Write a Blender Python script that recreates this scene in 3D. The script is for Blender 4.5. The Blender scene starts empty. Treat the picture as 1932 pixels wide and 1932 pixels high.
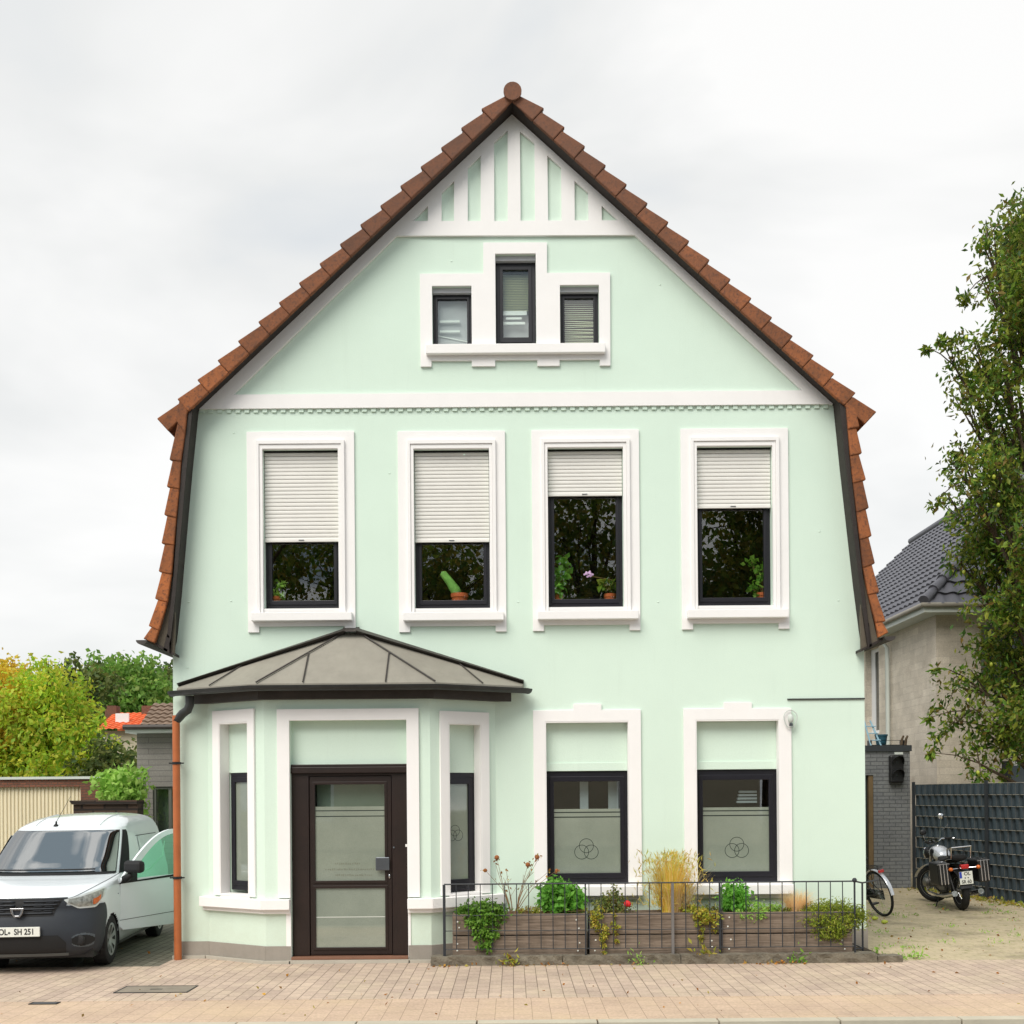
import bpy, bmesh, math, random
import numpy as np
from mathutils import Vector, Matrix
from mathutils.geometry import tessellate_polygon
R = math.radians
PI = math.pi
random.seed(7)
scene = bpy.context.scene
col = scene.collection
# ------------------------------------------------------------------ camera survey
F, HC, DC = 2093.0, 1.88, 13.0            # focal length (survey px), eye height, distance to the facade
HX, HY, ROLL = 966.0, 1500.0, R(0.46)
cr, sr = math.cos(ROLL), math.sin(ROLL)
def P(px, py, y=0.0):
    """survey reading -> (X, Z) on the vertical plane at depth y (facade = 0)"""
    d = (DC + y) / F
    dx, dy = px - HX, py - HY
    return ((dx*cr - dy*sr)*d, HC + (-dx*sr - dy*cr)*d)
def PP(px, py, A, B):
    """survey reading -> (u, z) on the vertical plane through plan points A, B"""
    dx, dy = px - HX, py - HY
    rx, rz = (dx*cr - dy*sr)/F, (-dx*sr - dy*cr)/F
    ax, ay = A; bx, by = B
    L = math.hypot(bx-ax, by-ay); ex, ey = (bx-ax)/L, (by-ay)/L
    # rx*t = ax+ex*u ; t-DC = ay+ey*u
    t = (ax*ey - ex*(ay+DC)) / (rx*ey - ex)
    u = (t-DC-ay)/ey if abs(ey) > 1e-6 else (rx*t-ax)/ex
    return (u, HC + rz*t)
def G(px, py):
    """survey reading -> ground point"""
    dx, dy = px - HX, py - HY
    rx, rz = (dx*cr - dy*sr)/F, (-dx*sr - dy*cr)/F
    t = -HC/rz
    return (rx*t, t-DC)

# ------------------------------------------------------------------ materials
def lin(c):
    return tuple((v/255/12.92 if v/255 <= .04045 else ((v/255+.055)/1.055)**2.4) for v in c) + (1,)
class NT:
    def __init__(s, name):
        s.m = bpy.data.materials.new(name); s.m.use_nodes = True
        s.t = s.m.node_tree; s.t.nodes.clear(); s.out = s.n('ShaderNodeOutputMaterial')
    def n(s, k, **kw):
        o = s.t.nodes.new(k)
        for a, v in kw.items():
            if hasattr(o, a): setattr(o, a, v)
        return o
    def l(s, a, b): s.t.links.new(a, b)
def scol(c, k): return tuple(min(1, max(0, v*k)) for v in c[:3]) + (1,)
def coords(T, mode='obj'):
    g = T.n('ShaderNodeNewGeometry')
    return g.outputs['Position']
def noise(T, vec, scale, detail=5, rough=.6, dist=0):
    n = T.n('ShaderNodeTexNoise'); n.inputs['Scale'].default_value = scale
    n.inputs['Detail'].default_value = detail; n.inputs['Roughness'].default_value = rough
    n.inputs['Distortion'].default_value = dist
    T.l(vec, n.inputs['Vector']); return n.outputs['Fac']
def ramp(T, fac, stops):
    r = T.n('ShaderNodeValToRGB'); e = r.color_ramp.elements
    while len(e) < len(stops): e.new(.5)
    for i, (p, c) in enumerate(stops): e[i].position = p; e[i].color = c
    T.l(fac, r.inputs[0]); return r.outputs[0]
def mixc(T, fac, a, b, mode='MIX'):
    m = T.n('ShaderNodeMix'); m.data_type = 'RGBA'; m.blend_type = mode
    for sock, v in ((m.inputs[0], fac), (m.inputs[6], a), (m.inputs[7], b)):
        if hasattr(v, 'is_linked'): T.l(v, sock)
        else: sock.default_value = v
    return m.outputs[2]
def bsdf(T, base, rough=.8, metal=0, bump=None, bstr=.3, bdist=.01, coat=0, spec=.5):
    b = T.n('ShaderNodeBsdfPrincipled')
    if hasattr(base, 'is_linked'): T.l(base, b.inputs['Base Color'])
    else: b.inputs['Base Color'].default_value = base
    if hasattr(rough, 'is_linked'): T.l(rough, b.inputs['Roughness'])
    else: b.inputs['Roughness'].default_value = rough
    b.inputs['Metallic'].default_value = metal
    b.inputs['Coat Weight'].default_value = coat; b.inputs['Coat Roughness'].default_value = .03
    if coat == 1.0: b.inputs['Coat IOR'].default_value = 2.0
    b.inputs['Specular IOR Level'].default_value = spec
    if bump is not None:
        bn = T.n('ShaderNodeBump'); bn.inputs['Strength'].default_value = bstr; bn.inputs['Distance'].default_value = bdist
        T.l(bump, bn.inputs['Height']); T.l(bn.outputs[0], b.inputs['Normal'])
    T.l(b.outputs[0], T.out.inputs[0]); return b
def mat(name, c, rough=.8, amt=.12, scale=3.0, bscale=60, bstr=.15, metal=0, coat=0, spec=.5, bdist=.01, streak=0):
    T = NT(name); v = coords(T); c = lin(c)
    n1 = noise(T, v, scale, 6, .65)
    base = ramp(T, n1, [(.3, scol(c, 1-amt)), (.7, scol(c, 1+amt*.6))])
    if streak:
        mp = T.n('ShaderNodeMapping'); mp.inputs['Scale'].default_value = (6, 6, .5); T.l(v, mp.inputs[0])
        n2 = noise(T, mp.outputs[0], 1.6, 6, .7)
        f = ramp(T, n2, [(.48, (0, 0, 0, 1)), (.8, (streak, streak, streak, 1))])
        base = mixc(T, f, base, scol(c, .55))
    bsdf(T, base, rough, metal, noise(T, v, bscale, 3), bstr, bdist, coat, spec)
    return T.m
def wallvec(T, rot=False):
    v = coords(T); s = T.n('ShaderNodeSeparateXYZ'); T.l(v, s.inputs[0])
    a = T.n('ShaderNodeMath', operation='ADD'); T.l(s.outputs[0], a.inputs[0]); T.l(s.outputs[1], a.inputs[1])
    c = T.n('ShaderNodeCombineXYZ'); T.l(a.outputs[0], c.inputs[0]); T.l(s.outputs[2], c.inputs[1]); return c.outputs[0], v
def brickmat(name, c1, c2, mortar, bw, rh, ms=.01, ground=False, rough=.9, amt=.2, bstr=.6, off=.5, extra=None, msm=.1):
    T = NT(name)
    if ground:
        v = coords(T); mp = T.n('ShaderNodeMapping'); mp.inputs['Rotation'].default_value = (0, 0, R(90)); T.l(v, mp.inputs[0]); bv = mp.outputs[0]
    else: bv, v = wallvec(T)
    b = T.n('ShaderNodeTexBrick'); b.offset = off
    T.l(bv, b.inputs['Vector'])
    b.inputs['Color1'].default_value = lin(c1); b.inputs['Color2'].default_value = lin(c2); b.inputs['Mortar'].default_value = lin(mortar)
    b.inputs['Scale'].default_value = 1; b.inputs['Mortar Size'].default_value = ms; b.inputs['Mortar Smooth'].default_value = msm
    b.inputs['Brick Width'].default_value = bw; b.inputs['Row Height'].default_value = rh
    n1 = noise(T, v, 1.3, 7, .7); n2 = noise(T, v, 35, 4, .6)
    k = ramp(T, n1, [(.3, (1-amt,)*3+(1,)), (.7, (1+amt*.4,)*3+(1,))])
    base = mixc(T, 1.0, b.outputs[0], k, 'MULTIPLY')
    k2 = ramp(T, n2, [(.3, (.8, .8, .8, 1)), (.75, (1.12, 1.12, 1.12, 1))])
    base = mixc(T, 1.0, base, k2, 'MULTIPLY')
    if extra: base = extra(T, v, base)
    inv = T.n('ShaderNodeMath', operation='MULTIPLY_ADD'); inv.inputs[1].default_value = -1; inv.inputs[2].default_value = 1; T.l(b.outputs['Fac'], inv.inputs[0])
    ad = T.n('ShaderNodeMath', operation='MULTIPLY_ADD'); T.l(n2, ad.inputs[0]); ad.inputs[1].default_value = .4; T.l(inv.outputs[0], ad.inputs[2])
    bsdf(T, base, rough, 0, ad.outputs[0], bstr, .008)
    return T.m
def glass(name, tint=(1, 1, 1), ior=2.0, rough=0.0, gc=(1, 1, 1)):
    T = NT(name)
    tr = T.n('ShaderNodeBsdfTransparent'); tr.inputs[0].default_value = tint + (1,)
    gl = T.n('ShaderNodeBsdfGlossy'); gl.inputs['Roughness'].default_value = rough; gl.inputs[0].default_value = gc + (1,)
    fr = T.n('ShaderNodeFresnel'); fr.inputs[0].default_value = ior
    ge = T.n('ShaderNodeNewGeometry'); om = T.n('ShaderNodeMath', operation='SUBTRACT'); om.inputs[0].default_value = 1; T.l(ge.outputs['Backfacing'], om.inputs[1])
    fm = T.n('ShaderNodeMath', operation='MULTIPLY'); T.l(fr.outputs[0], fm.inputs[0]); T.l(om.outputs[0], fm.inputs[1])
    mx = T.n('ShaderNodeMixShader'); T.l(fm.outputs[0], mx.inputs[0]); T.l(tr.outputs[0], mx.inputs[1]); T.l(gl.outputs[0], mx.inputs[2])
    T.l(mx.outputs[0], T.out.inputs[0]); return T.m
def leafmat(name, cols, trans=.35, rough=.55):
    T = NT(name); g = T.n('ShaderNodeNewGeometry')
    st = [(i/max(1, len(cols)-1), lin(c)) for i, c in enumerate(cols)]
    c = ramp(T, g.outputs['Random Per Island'], st)
    n = noise(T, g.outputs['Position'], .9, 3)
    k = ramp(T, n, [(.32, (.62, .62, .62, 1)), (.68, (1.25, 1.25, 1.25, 1))])
    c = mixc(T, 1.0, c, k, 'MULTIPLY')
    b = T.n('ShaderNodeBsdfPrincipled'); T.l(c, b.inputs['Base Color']); b.inputs['Roughness'].default_value = rough; b.inputs['Specular IOR Level'].default_value = .35
    tl = T.n('ShaderNodeBsdfTranslucent'); T.l(c, tl.inputs[0])
    mx = T.n('ShaderNodeMixShader'); mx.inputs[0].default_value = trans
    T.l(b.outputs[0], mx.inputs[1]); T.l(tl.outputs[0], mx.inputs[2]); T.l(mx.outputs[0], T.out.inputs[0]); return T.m

M = {}
def mintmat():
    T = NT('mint_render'); v = coords(T); c = lin((213, 231, 217))
    n1 = noise(T, v, .8, 6, .65); n2 = noise(T, v, 90, 4, .7); n3 = noise(T, v, 4.5, 6, .75)
    base = ramp(T, n1, [(.3, scol(c, .965)), (.7, scol(c, 1.015))])
    s = T.n('ShaderNodeSeparateXYZ'); T.l(v, s.inputs[0])
    zr = T.n('ShaderNodeMapRange'); zr.inputs[1].default_value = .28; zr.inputs[2].default_value = 1.0; zr.inputs[3].default_value = .5; zr.inputs[4].default_value = 0
    T.l(s.outputs[2], zr.inputs[0])
    mu = T.n('ShaderNodeMath', operation='MULTIPLY'); T.l(zr.outputs[0], mu.inputs[0]); T.l(n3, mu.inputs[1])
    base = mixc(T, mu.outputs[0], base, lin((176, 178, 158)))
    mp = T.n('ShaderNodeMapping'); mp.inputs['Scale'].default_value = (5, 5, .4); T.l(v, mp.inputs[0])
    st = ramp(T, noise(T, mp.outputs[0], 1.3, 7, .75), [(.56, (0, 0, 0, 1)), (.8, (.10, .10, .10, 1))])
    base = mixc(T, st, base, lin((150, 160, 146)))
    k = ramp(T, n2, [(.3, (.965, .965, .965, 1)), (.7, (1.02, 1.02, 1.02, 1))])
    base = mixc(T, 1.0, base, k, 'MULTIPLY')
    bsdf(T, base, .92, 0, n2, .22, .006); return T.m
M['mint'] = mintmat()
M['white'] = mat('white_paint', (239, 236, 235), .75, .025, 2, 120, .06, streak=.03)
M['plinth'] = mat('grey_plinth', (150, 143, 134), .9, .12, 2.5, 90, .3, streak=.25)
M['plinth_rim'] = mat('pale_rim', (176, 170, 158), .9, .12, 2.5, 90, .3)
M['soffit'] = mat('soffit_wood', (42, 33, 29), .7, .3, 6, 60, .3)
M['kick'] = mat('kick_board', (92, 84, 72), .85, .25, 6, 60, .3)
M['frame'] = mat('dark_window_frame', (20, 18, 28), .4, .15, 5, 60, .04)
M['door'] = mat('dark_brown_wood', (33, 18, 13), .45, .3, 4, 40, .1)
M['shutter'] = mat('roller_shutter', (228, 225, 220), .6, .04, 3, 60, .03)
M['black'] = mat('black_metal', (24, 24, 26), .45, .2, 9, 60, .1)
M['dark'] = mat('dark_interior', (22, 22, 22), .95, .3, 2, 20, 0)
M['zinc'] = mat('weathered_zinc', (142, 137, 126), .62, .16, 2.2, 30, .08, streak=.25)
M['zinc_dark'] = mat('dark_flashing', (62, 56, 52), .6, .25, 6, 40, .2)
M['gutter'] = mat('old_gutter', (44, 46, 46), .5, .35, 7, 50, .2)
M['copper'] = mat('rust_orange_pipe', (176, 98, 52), .55, .16, 5, 60, .08, streak=.25)
M['rail'] = mat('railing_iron', (40, 44, 50), .5, .3, 12, 60, .2)
M['stone'] = mat('rough_kerb_stone', (118, 110, 96), .95, .4, 7, 45, .9, bdist=.02)
M['handle'] = mat('steel_plate', (104, 108, 114), .35, .1, 8, 60, .05, metal=.7)
M['terra'] = mat('terracotta', (190, 92, 50), .8, .15, 8, 60, .1)
M['blind'] = mat('blind_fabric', (190, 190, 196), .9, .05, 3, 60, .05)
M['slat'] = mat('venetian_slat', (236, 236, 204), .6, .05, 3, 60, .02)
M['slat2'] = mat('bright_blind_rail', (228, 230, 230), .6, .05, 3, 60, .02)
M['glass'] = glass('window_glass', (.95, .98, .96), 2.05)
M['glass_low'] = glass('clear_pane', (.9, .95, .93), 2.3)
M['rubber'] = mat('rubber', (24, 24, 25), .85, .2, 9, 90, .2)
M['chrome'] = mat('chrome', (205, 205, 208), .16, .05, 4, 30, .01, metal=1)
M['steelw'] = mat('alloy_rim', (176, 178, 180), .35, .1, 6, 40, .02, metal=.75)
M['red'] = mat('red_lens', (190, 26, 26), .25, .1, 9, 30, .01, coat=.6)
M['orange'] = mat('orange_lens', (226, 110, 30), .25, .1, 9, 30, .01, coat=.6)
M['plate'] = mat('plate_white', (226, 227, 220), .5, .03, 9, 30, .01)
M['ink'] = mat('plate_ink', (20, 20, 22), .6, .05, 9, 30, 0)
M['euro'] = mat('plate_blue', (30, 60, 170), .5, .05, 9, 30, 0)
M['bark'] = mat('bark', (84, 70, 54), .95, .4, 9, 25, .9, bdist=.03)
M['stem'] = mat('dry_stem', (138, 108, 74), .9, .3, 20, 60, .2)
# frosted film: etched grey-green sheet with a glossy pane face
def frost():
    T = NT('frosted_film'); v = coords(T)
    n = noise(T, v, 240, 2); n2 = noise(T, v, 1.5, 4)
    base = ramp(T, n2, [(.3, lin((120, 129, 116))), (.7, lin((138, 146, 132)))])
    k = ramp(T, n, [(.35, (.86, .86, .86, 1)), (.65, (1.1, 1.1, 1.1, 1))])
    bsdf(T, mixc(T, 1.0, base, k, 'MULTIPLY'), .6, 0, None, coat=1.0)
    return T.m
M['frost'] = frost()
# clay tile: orange-brown with dark lichen, varying tile by tile
def clay():
    T = NT('clay_roof_tile'); g = T.n('ShaderNodeNewGeometry'); v = g.outputs['Position']
    n1 = noise(T, v, 3.2, 7, .7); n2 = noise(T, v, 26, 5, .7)
    a = ramp(T, n1, [(.28, lin((104, 66, 40))), (.5, lin((144, 86, 48))), (.75, lin((174, 102, 54)))])
    k = ramp(T, g.outputs['Random Per Island'], [(0, (.62, .62, .64, 1)), (1, (1.2, 1.14, 1.05, 1))])
    a = mixc(T, 1.0, a, k, 'MULTIPLY')
    d = ramp(T, n2, [(.5, (0, 0, 0, 1)), (.66, (.75, .75, .75, 1))])
    a = mixc(T, d, a, lin((70, 46, 38)))
    s = T.n('ShaderNodeSeparateXYZ'); T.l(v, s.inputs[0])
    zr = T.n('ShaderNodeMapRange'); zr.inputs[1].default_value = 6.0; zr.inputs[2].default_value = 9.2; zr.inputs[3].default_value = 0; zr.inputs[4].default_value = .7
    T.l(s.outputs[2], zr.inputs[0])
    a = mixc(T, zr.outputs[0], a, lin((98, 70, 58)))
    bsdf(T, a, .85, 0, n2, .5, .01); return T.m
M['tile'] = clay()
def wood():
    T = NT('weathered_planks'); v = coords(T)
    mp = T.n('ShaderNodeMapping'); mp.inputs['Scale'].default_value = (1.2, 8, 22); T.l(v, mp.inputs[0])
    n = noise(T, mp.outputs[0], 2.5, 7, .7, .4); n2 = noise(T, v, 3, 5)
    a = ramp(T, n, [(.3, lin((84, 72, 62))), (.55, lin((130, 114, 100))), (.75, lin((156, 140, 124)))])
    a = mixc(T, ramp(T, n2, [(.5, (0, 0, 0, 1)), (.8, (.6, .6, .6, 1))]), a, lin((84, 74, 60)))
    bsdf(T, a, .9, 0, n, .4, .006); return T.m
M['wood'] = wood()
def patchy(c1, c2, lo=.5, hi=.62, sc=1.6, amt=.8):
    def f(T, v, base):
        n = noise(T, v, sc, 7, .72)
        k = ramp(T, n, [(lo, (0, 0, 0, 1)), (hi, (amt, amt, amt, 1))])
        return mixc(T, k, base, lin(c1))
    return f
M['paver'] = brickmat('pink_beige_pavers', (204, 182, 162), (188, 166, 150), (126, 110, 96), .21, .118, .004, ground=True, amt=.24, bstr=.5, extra=patchy((208, 192, 160), None, .48, .75, .8, .5))
M['paver2'] = brickmat('smooth_pink_pavers', (204, 178, 154), (196, 170, 148), (158, 136, 116), .24, .16, .003, ground=True, amt=.16, bstr=.25, extra=patchy((208, 184, 146), None, .45, .7, .5, .5))
M['cobble'] = brickmat('mossy_driveway_setts', (126, 122, 106), (110, 106, 92), (74, 72, 58), .16, .11, .008, ground=True, amt=.25)
def yard():
    T = NT('dusty_yard'); v = coords(T)
    n1 = noise(T, v, .8, 7, .7); n2 = noise(T, v, 5, 9, .8); n3 = noise(T, v, 60, 3)
    a = ramp(T, n1, [(.3, lin((134, 124, 102))), (.5, lin((194, 178, 148))), (.75, lin((162, 150, 124)))])
    b = T.n('ShaderNodeTexBrick'); T.l(v, b.inputs['Vector']); b.inputs['Scale'].default_value = 1
    b.inputs['Brick Width'].default_value = .22; b.inputs['Row Height'].default_value = .11; b.inputs['Mortar Size'].default_value = .006
    b.inputs['Color1'].default_value = (1, 1, 1, 1); b.inputs['Color2'].default_value = (.86, .86, .86, 1); b.inputs['Mortar'].default_value = (.62, .62, .55, 1)
    a = mixc(T, .7, a, b.outputs[0], 'MULTIPLY')
    a = mixc(T, ramp(T, n2, [(.54, (0, 0, 0, 1)), (.64, (.85, .85, .85, 1))]), a, lin((118, 120, 64)))
    a = mixc(T, ramp(T, n2, [(.34, (.85, .85, .85, 1)), (.43, (0, 0, 0, 1))]), a, lin((92, 80, 58)))
    bsdf(T, a, .95, 0, n3, .6, .01); return T.m
M['yard'] = yard()
M['asphalt'] = mat('asphalt', (92, 92, 92), .95, .2, 2, 160, .6)
M['kerb'] = mat('kerb_concrete', (186, 178, 160), .9, .12, 3, 90, .3)
M['soil'] = mat('soil', (70, 58, 44), .98, .3, 8, 30, .9, bdist=.03)
M['ground'] = mat('rough_ground', (104, 104, 78), .98, .3, .6, 12, .6, bdist=.03)
M['greybrick'] = brickmat('grey_painted_brick', (124, 126, 126), (116, 118, 120), (92, 94, 96), .24, .075, .008, amt=.14, bstr=.7)
M['greypanel'] = brickmat('grey_block_wall', (136, 132, 126), (128, 124, 118), (104, 102, 98), .9, .11, .006, amt=.15, bstr=.5)
M['beigebrick'] = brickmat('worn_beige_brick', (214, 204, 188), (200, 190, 174), (196, 186, 172), .5, .16, .006, amt=.26, bstr=.5, extra=patchy((140, 122, 108), None, .55, .75, 1.2, .5))
M['darkroof'] = mat('anthracite_tiles', (86, 86, 94), .45, .15, 2, 40, .1)
M['brownroof'] = mat('brown_tiles', (128, 108, 92), .85, .25, 2, 20, .3)
M['redroof'] = mat('orange_red_tiles', (220, 112, 66), .85, .2, 2, 20, .3)
M['cream'] = mat('cream_steel_door', (226, 214, 184), .6, .04, 2, 40, .05)
M['fascia'] = brickmat('brown_fascia_brick', (132, 84, 64), (112, 72, 56), (96, 74, 62), .12, .05, .008, amt=.2)
M['zincw'] = mat('pale_trim', (198, 204, 198), .6, .06, 2, 40, .05)
M['darkwall'] = brickmat('dark_stone_blocks', (82, 62, 50), (60, 48, 40), (40, 32, 28), .4, .12, .02, amt=.35)
M['paint'] = mat('white_van_paint', (226, 232, 236), .28, .02, 2, 40, .0, coat=.8)
M['plastic'] = mat('dark_grey_bumper', (36, 41, 49), .55, .08, 4, 160, .06)
M['plasticb'] = mat('black_plastic', (17, 17, 19), .7, .1, 4, 160, .05)
M['ws'] = glass('windscreen_glass', (.5, .6, .6), 4.2, .0)
M['vg'] = glass('green_door_glass', (.6, .92, .78), 3.6, gc=(.62, 1, .82))
M['lens'] = glass('headlight_lens', (.92, .94, .95), 1.7)
M['seatm'] = mat('dark_cab', (50, 52, 56), .9, .2, 3, 30, .1)
M['tank'] = mat('silver_tank', (206, 208, 214), .25, .03, 3, 30, 0, metal=.3, coat=.7)
M['engine'] = mat('engine_alloy', (128, 126, 122), .45, .2, 9, 40, .2, metal=.7)
M['fence'] = mat('woven_dark_strip', (50, 62, 70), .5, .3, 3, 60, .1)
M['fencepost'] = mat('anthracite_post', (48, 52, 56), .5, .1, 3, 60, .1)
M['coverm'] = mat('cast_cover', (138, 128, 114), .85, .2, 6, 60, .5)
M['ladder'] = mat('pale_blue_ladder', (150, 188, 206), .5, .1, 6, 60, .05)
M['fruit'] = mat('green_yellow_pear', (176, 186, 66), .5, .15, 20, 60, .05)
M['redpetal'] = mat('red_petals', (205, 28, 32), .6, .1, 20, 60, .1)
M['pinkpetal'] = mat('mauve_petals', (240, 190, 240), .6, .1, 20, 60, .1)
M['cactus'] = mat('cactus_green', (118, 168, 78), .8, .3, 30, 90, .6)
M['deadhead'] = mat('dead_flower', (150, 92, 52), .95, .3, 30, 60, .5)
M['greenframe'] = mat('grey_window_frame', (90, 92, 84), .5, .1, 3, 40, .05)
M['housewall'] = mat('cream_house_wall', (190, 180, 158), .9, .08, 1, 60, .1)
M['oldframe'] = mat('white_window_frame', (222, 222, 222), .6, .05, 3, 40, .05)
M['winddark'] = mat('dark_glazing', (46, 54, 52), .08, .2, 1, 40, 0, coat=.5)
L = {}
L['pear'] = leafmat('pear_leaves', [(50, 84, 26), (88, 126, 38), (126, 154, 50), (156, 162, 62), (70, 100, 38), (140, 116, 56)], .42)
L['autumn'] = leafmat('autumn_leaves', [(160, 200, 56), (196, 214, 62), (134, 182, 58), (218, 214, 80), (184, 180, 58)], .55)
L['green'] = leafmat('green_tree_leaves', [(96, 140, 56), (132, 172, 74), (110, 150, 68), (166, 186, 96)], .5)
L['darkgreen'] = leafmat('dark_tree_leaves', [(60, 88, 42), (96, 112, 54), (118, 124, 62), (76, 98, 50)], .4)
L['lime'] = leafmat('lime_leaves', [(150, 196, 78), (176, 214, 104), (130, 180, 72), (196, 222, 124)], .45)
L['ivy'] = leafmat('ivy_leaves', [(84, 132, 44), (116, 166, 56), (148, 188, 80), (70, 110, 42)], .45)
L['bright'] = leafmat('bright_leaves', [(100, 168, 62), (140, 200, 84), (120, 184, 76)], .5)
L['yellowish'] = leafmat('yellow_green_leaves', [(176, 180, 62), (140, 158, 58), (206, 192, 84), (158, 120, 58)], .45)
L['straw'] = leafmat('straw_blades', [(250, 226, 130), (240, 210, 110), (222, 228, 104), (252, 236, 168), (232, 184, 104)], .6)
L['fluff'] = leafmat('fluffy_straw', [(240, 218, 176), (228, 198, 150), (246, 228, 190)], .5)
L['rose'] = leafmat('rose_leaves', [(90, 116, 58), (124, 140, 70), (150, 138, 74), (84, 100, 54)], .35)
L['fine'] = leafmat('fine_leaves', [(128, 148, 46), (160, 174, 60), (104, 128, 46), (184, 180, 78)], .5)
L['litter'] = leafmat('dead_leaves', [(206, 156, 56), (170, 110, 44), (120, 84, 46), (190, 180, 90)], .2)
L['refl'] = leafmat('mixed_tree_leaves', [(90, 122, 50), (130, 154, 60), (168, 150, 66), (100, 136, 66)], .6)

# ------------------------------------------------------------------ mesh building
class MB:
    def __init__(s): s.v = []; s.f = []
    def add(s, vs, fs):
        o = len(s.v); s.v += [tuple(v) for v in vs]; s.f += [tuple(i+o for i in f) for f in fs]; return s
    def box(s, x0, x1, y0, y1, z0, z1, Mx=None):
        vs = [Vector((x, y, z)) for z in (z0, z1) for y in (y0, y1) for x in (x0, x1)]
        if Mx is not None: vs = [Mx @ v for v in vs]
        return s.add(vs, [(0, 2, 3, 1), (4, 5, 7, 6), (0, 1, 5, 4), (2, 6, 7, 3), (0, 4, 6, 2), (1, 3, 7, 5)])
    def slab(s, loops, y0, y1, Mx=None):
        """outer loop + holes in (x, z), extruded y0..y1"""
        if isinstance(loops[0][0], (int, float)): loops = [loops]
        pl = [[Vector((a, b, 0)) for a, b in lp] for lp in loops]
        tri = tessellate_polygon(pl)
        flat = [p for lp in pl for p in lp]; n = len(flat)
        vs = [Vector((p.x, y0, p.y)) for p in flat] + [Vector((p.x, y1, p.y)) for p in flat]
        if Mx is not None: vs = [Mx @ v for v in vs]
        fs = [tuple(t) for t in tri] + [tuple(i+n for i in reversed(t)) for t in tri]
        o = 0
        for lp in pl:
            m = len(lp)
            for i in range(m):
                a, b = o+i, o+(i+1) % m; fs.append((a, b, b+n, a+n))
            o += m
        return s.add(vs, fs)
    def quad(s, pts): return s.add(pts, [tuple(range(len(pts)))])
    def tube(s, pts, r, seg=8, cap=True):
        pts = [Vector(p) for p in pts]; n = len(pts)
        rs = r if isinstance(r, (list, tuple)) else [r]*n
        vs = []; fs = []
        up = None
        for i, p in enumerate(pts):
            t = (pts[min(i+1, n-1)] - pts[max(i-1, 0)])
            t = t.normalized() if t.length > 1e-9 else Vector((0, 0, 1))
            if up is None:
                a = Vector((0, 0, 1)) if abs(t.z) < .9 else Vector((1, 0, 0)); up = t.cross(a).normalized()
            else:
                up = (up - t*up.dot(t)); up = up.normalized() if up.length > 1e-6 else t.orthogonal().normalized()
            w = t.cross(up)
            for k in range(seg):
                an = 2*PI*k/seg; vs.append(p + (up*math.cos(an) + w*math.sin(an))*rs[i])
        for i in range(n-1):
            for k in range(seg):
                a = i*seg+k; b = i*seg+(k+1) % seg; fs.append((a, b, b+seg, a+seg))
        if cap: fs.append(tuple(range(seg))[::-1]); fs.append(tuple((n-1)*seg+k for k in range(seg)))
        return s.add(vs, fs)
    def sph(s, c, r, seg=14, rings=8, Mx=None):
        r = (r, r, r) if isinstance(r, (int, float)) else r
        vs = []; fs = []
        for i in range(rings+1):
            th = PI*i/rings
            for k in range(seg):
                an = 2*PI*k/seg
                v = Vector((r[0]*math.sin(th)*math.cos(an), r[1]*math.sin(th)*math.sin(an), r[2]*math.cos(th)))
                if Mx is not None: v = Mx @ v
                vs.append(v + Vector(c))
        for i in range(rings):
            for k in range(seg):
                a = i*seg+k; b = i*seg+(k+1) % seg; fs.append((a, b, b+seg, a+seg))
        return s.add(vs, fs)
    def lathe(s, prof, c, axis, seg=32, close=False):
        """prof: (radius, height along axis)"""
        ax = Vector(axis).normalized(); a = ax.orthogonal().normalized(); b = ax.cross(a); c = Vector(c)
        vs = []; fs = []; n = len(prof)
        for r, h in prof:
            for k in range(seg):
                an = 2*PI*k/seg; vs.append(c + ax*h + (a*math.cos(an)+b*math.sin(an))*r)
        for i in range(n if close else n-1):
            for k in range(seg):
                p = i*seg+k; q = i*seg+(k+1) % seg; p2 = ((i+1) % n)*seg+k; q2 = ((i+1) % n)*seg+(k+1) % seg
                fs.append((p, q, q2, p2))
        return s.add(vs, fs)
    def build(s, name, m, parent=None, smooth=False, bevel=0, recalc=True, loc=None):
        me = bpy.data.meshes.new(name); me.from_pydata([tuple(v) for v in s.v], [], s.f); me.update()
        if recalc:
            b = bmesh.new(); b.from_mesh(me); bmesh.ops.recalc_face_normals(b, faces=b.faces); b.to_mesh(me); b.free()
        if smooth: me.shade_smooth() if hasattr(me, 'shade_smooth') else None
        if smooth and smooth != 'all':
            try: me.set_sharp_from_angle(angle=R(40))
            except Exception: pass
        o = bpy.data.objects.new(name, me); col.objects.link(o)
        me.materials.append(m)
        if parent is not None: o.parent = parent
        if bevel:
            bv = o.modifiers.new('edge', 'BEVEL'); bv.width = bevel; bv.segments = 2; bv.limit_method = 'ANGLE'; bv.angle_limit = R(50)
        return o
def box(name, m, parent, x0, x1, y0, y1, z0, z1, bevel=0): return MB().box(x0, x1, y0, y1, z0, z1).build(name, m, parent, bevel=bevel)
def tag(o, label=None, cat=None, group=None, kind=None):
    for k, v in (('label', label), ('category', cat), ('group', group), ('kind', kind)):
        if v: o[k] = v
    return o
def thing(name, label, cat, loc=(0, 0, 0), rz=0, group=None):
    o = bpy.data.objects.new(name, None); col.objects.link(o); o.location = loc; o.rotation_euler = (0, 0, rz); o.empty_display_size = .2
    return tag(o, label, cat, group)
def rect(a, b, c, d): return [(a, c), (b, c), (b, d), (a, d)]
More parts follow.
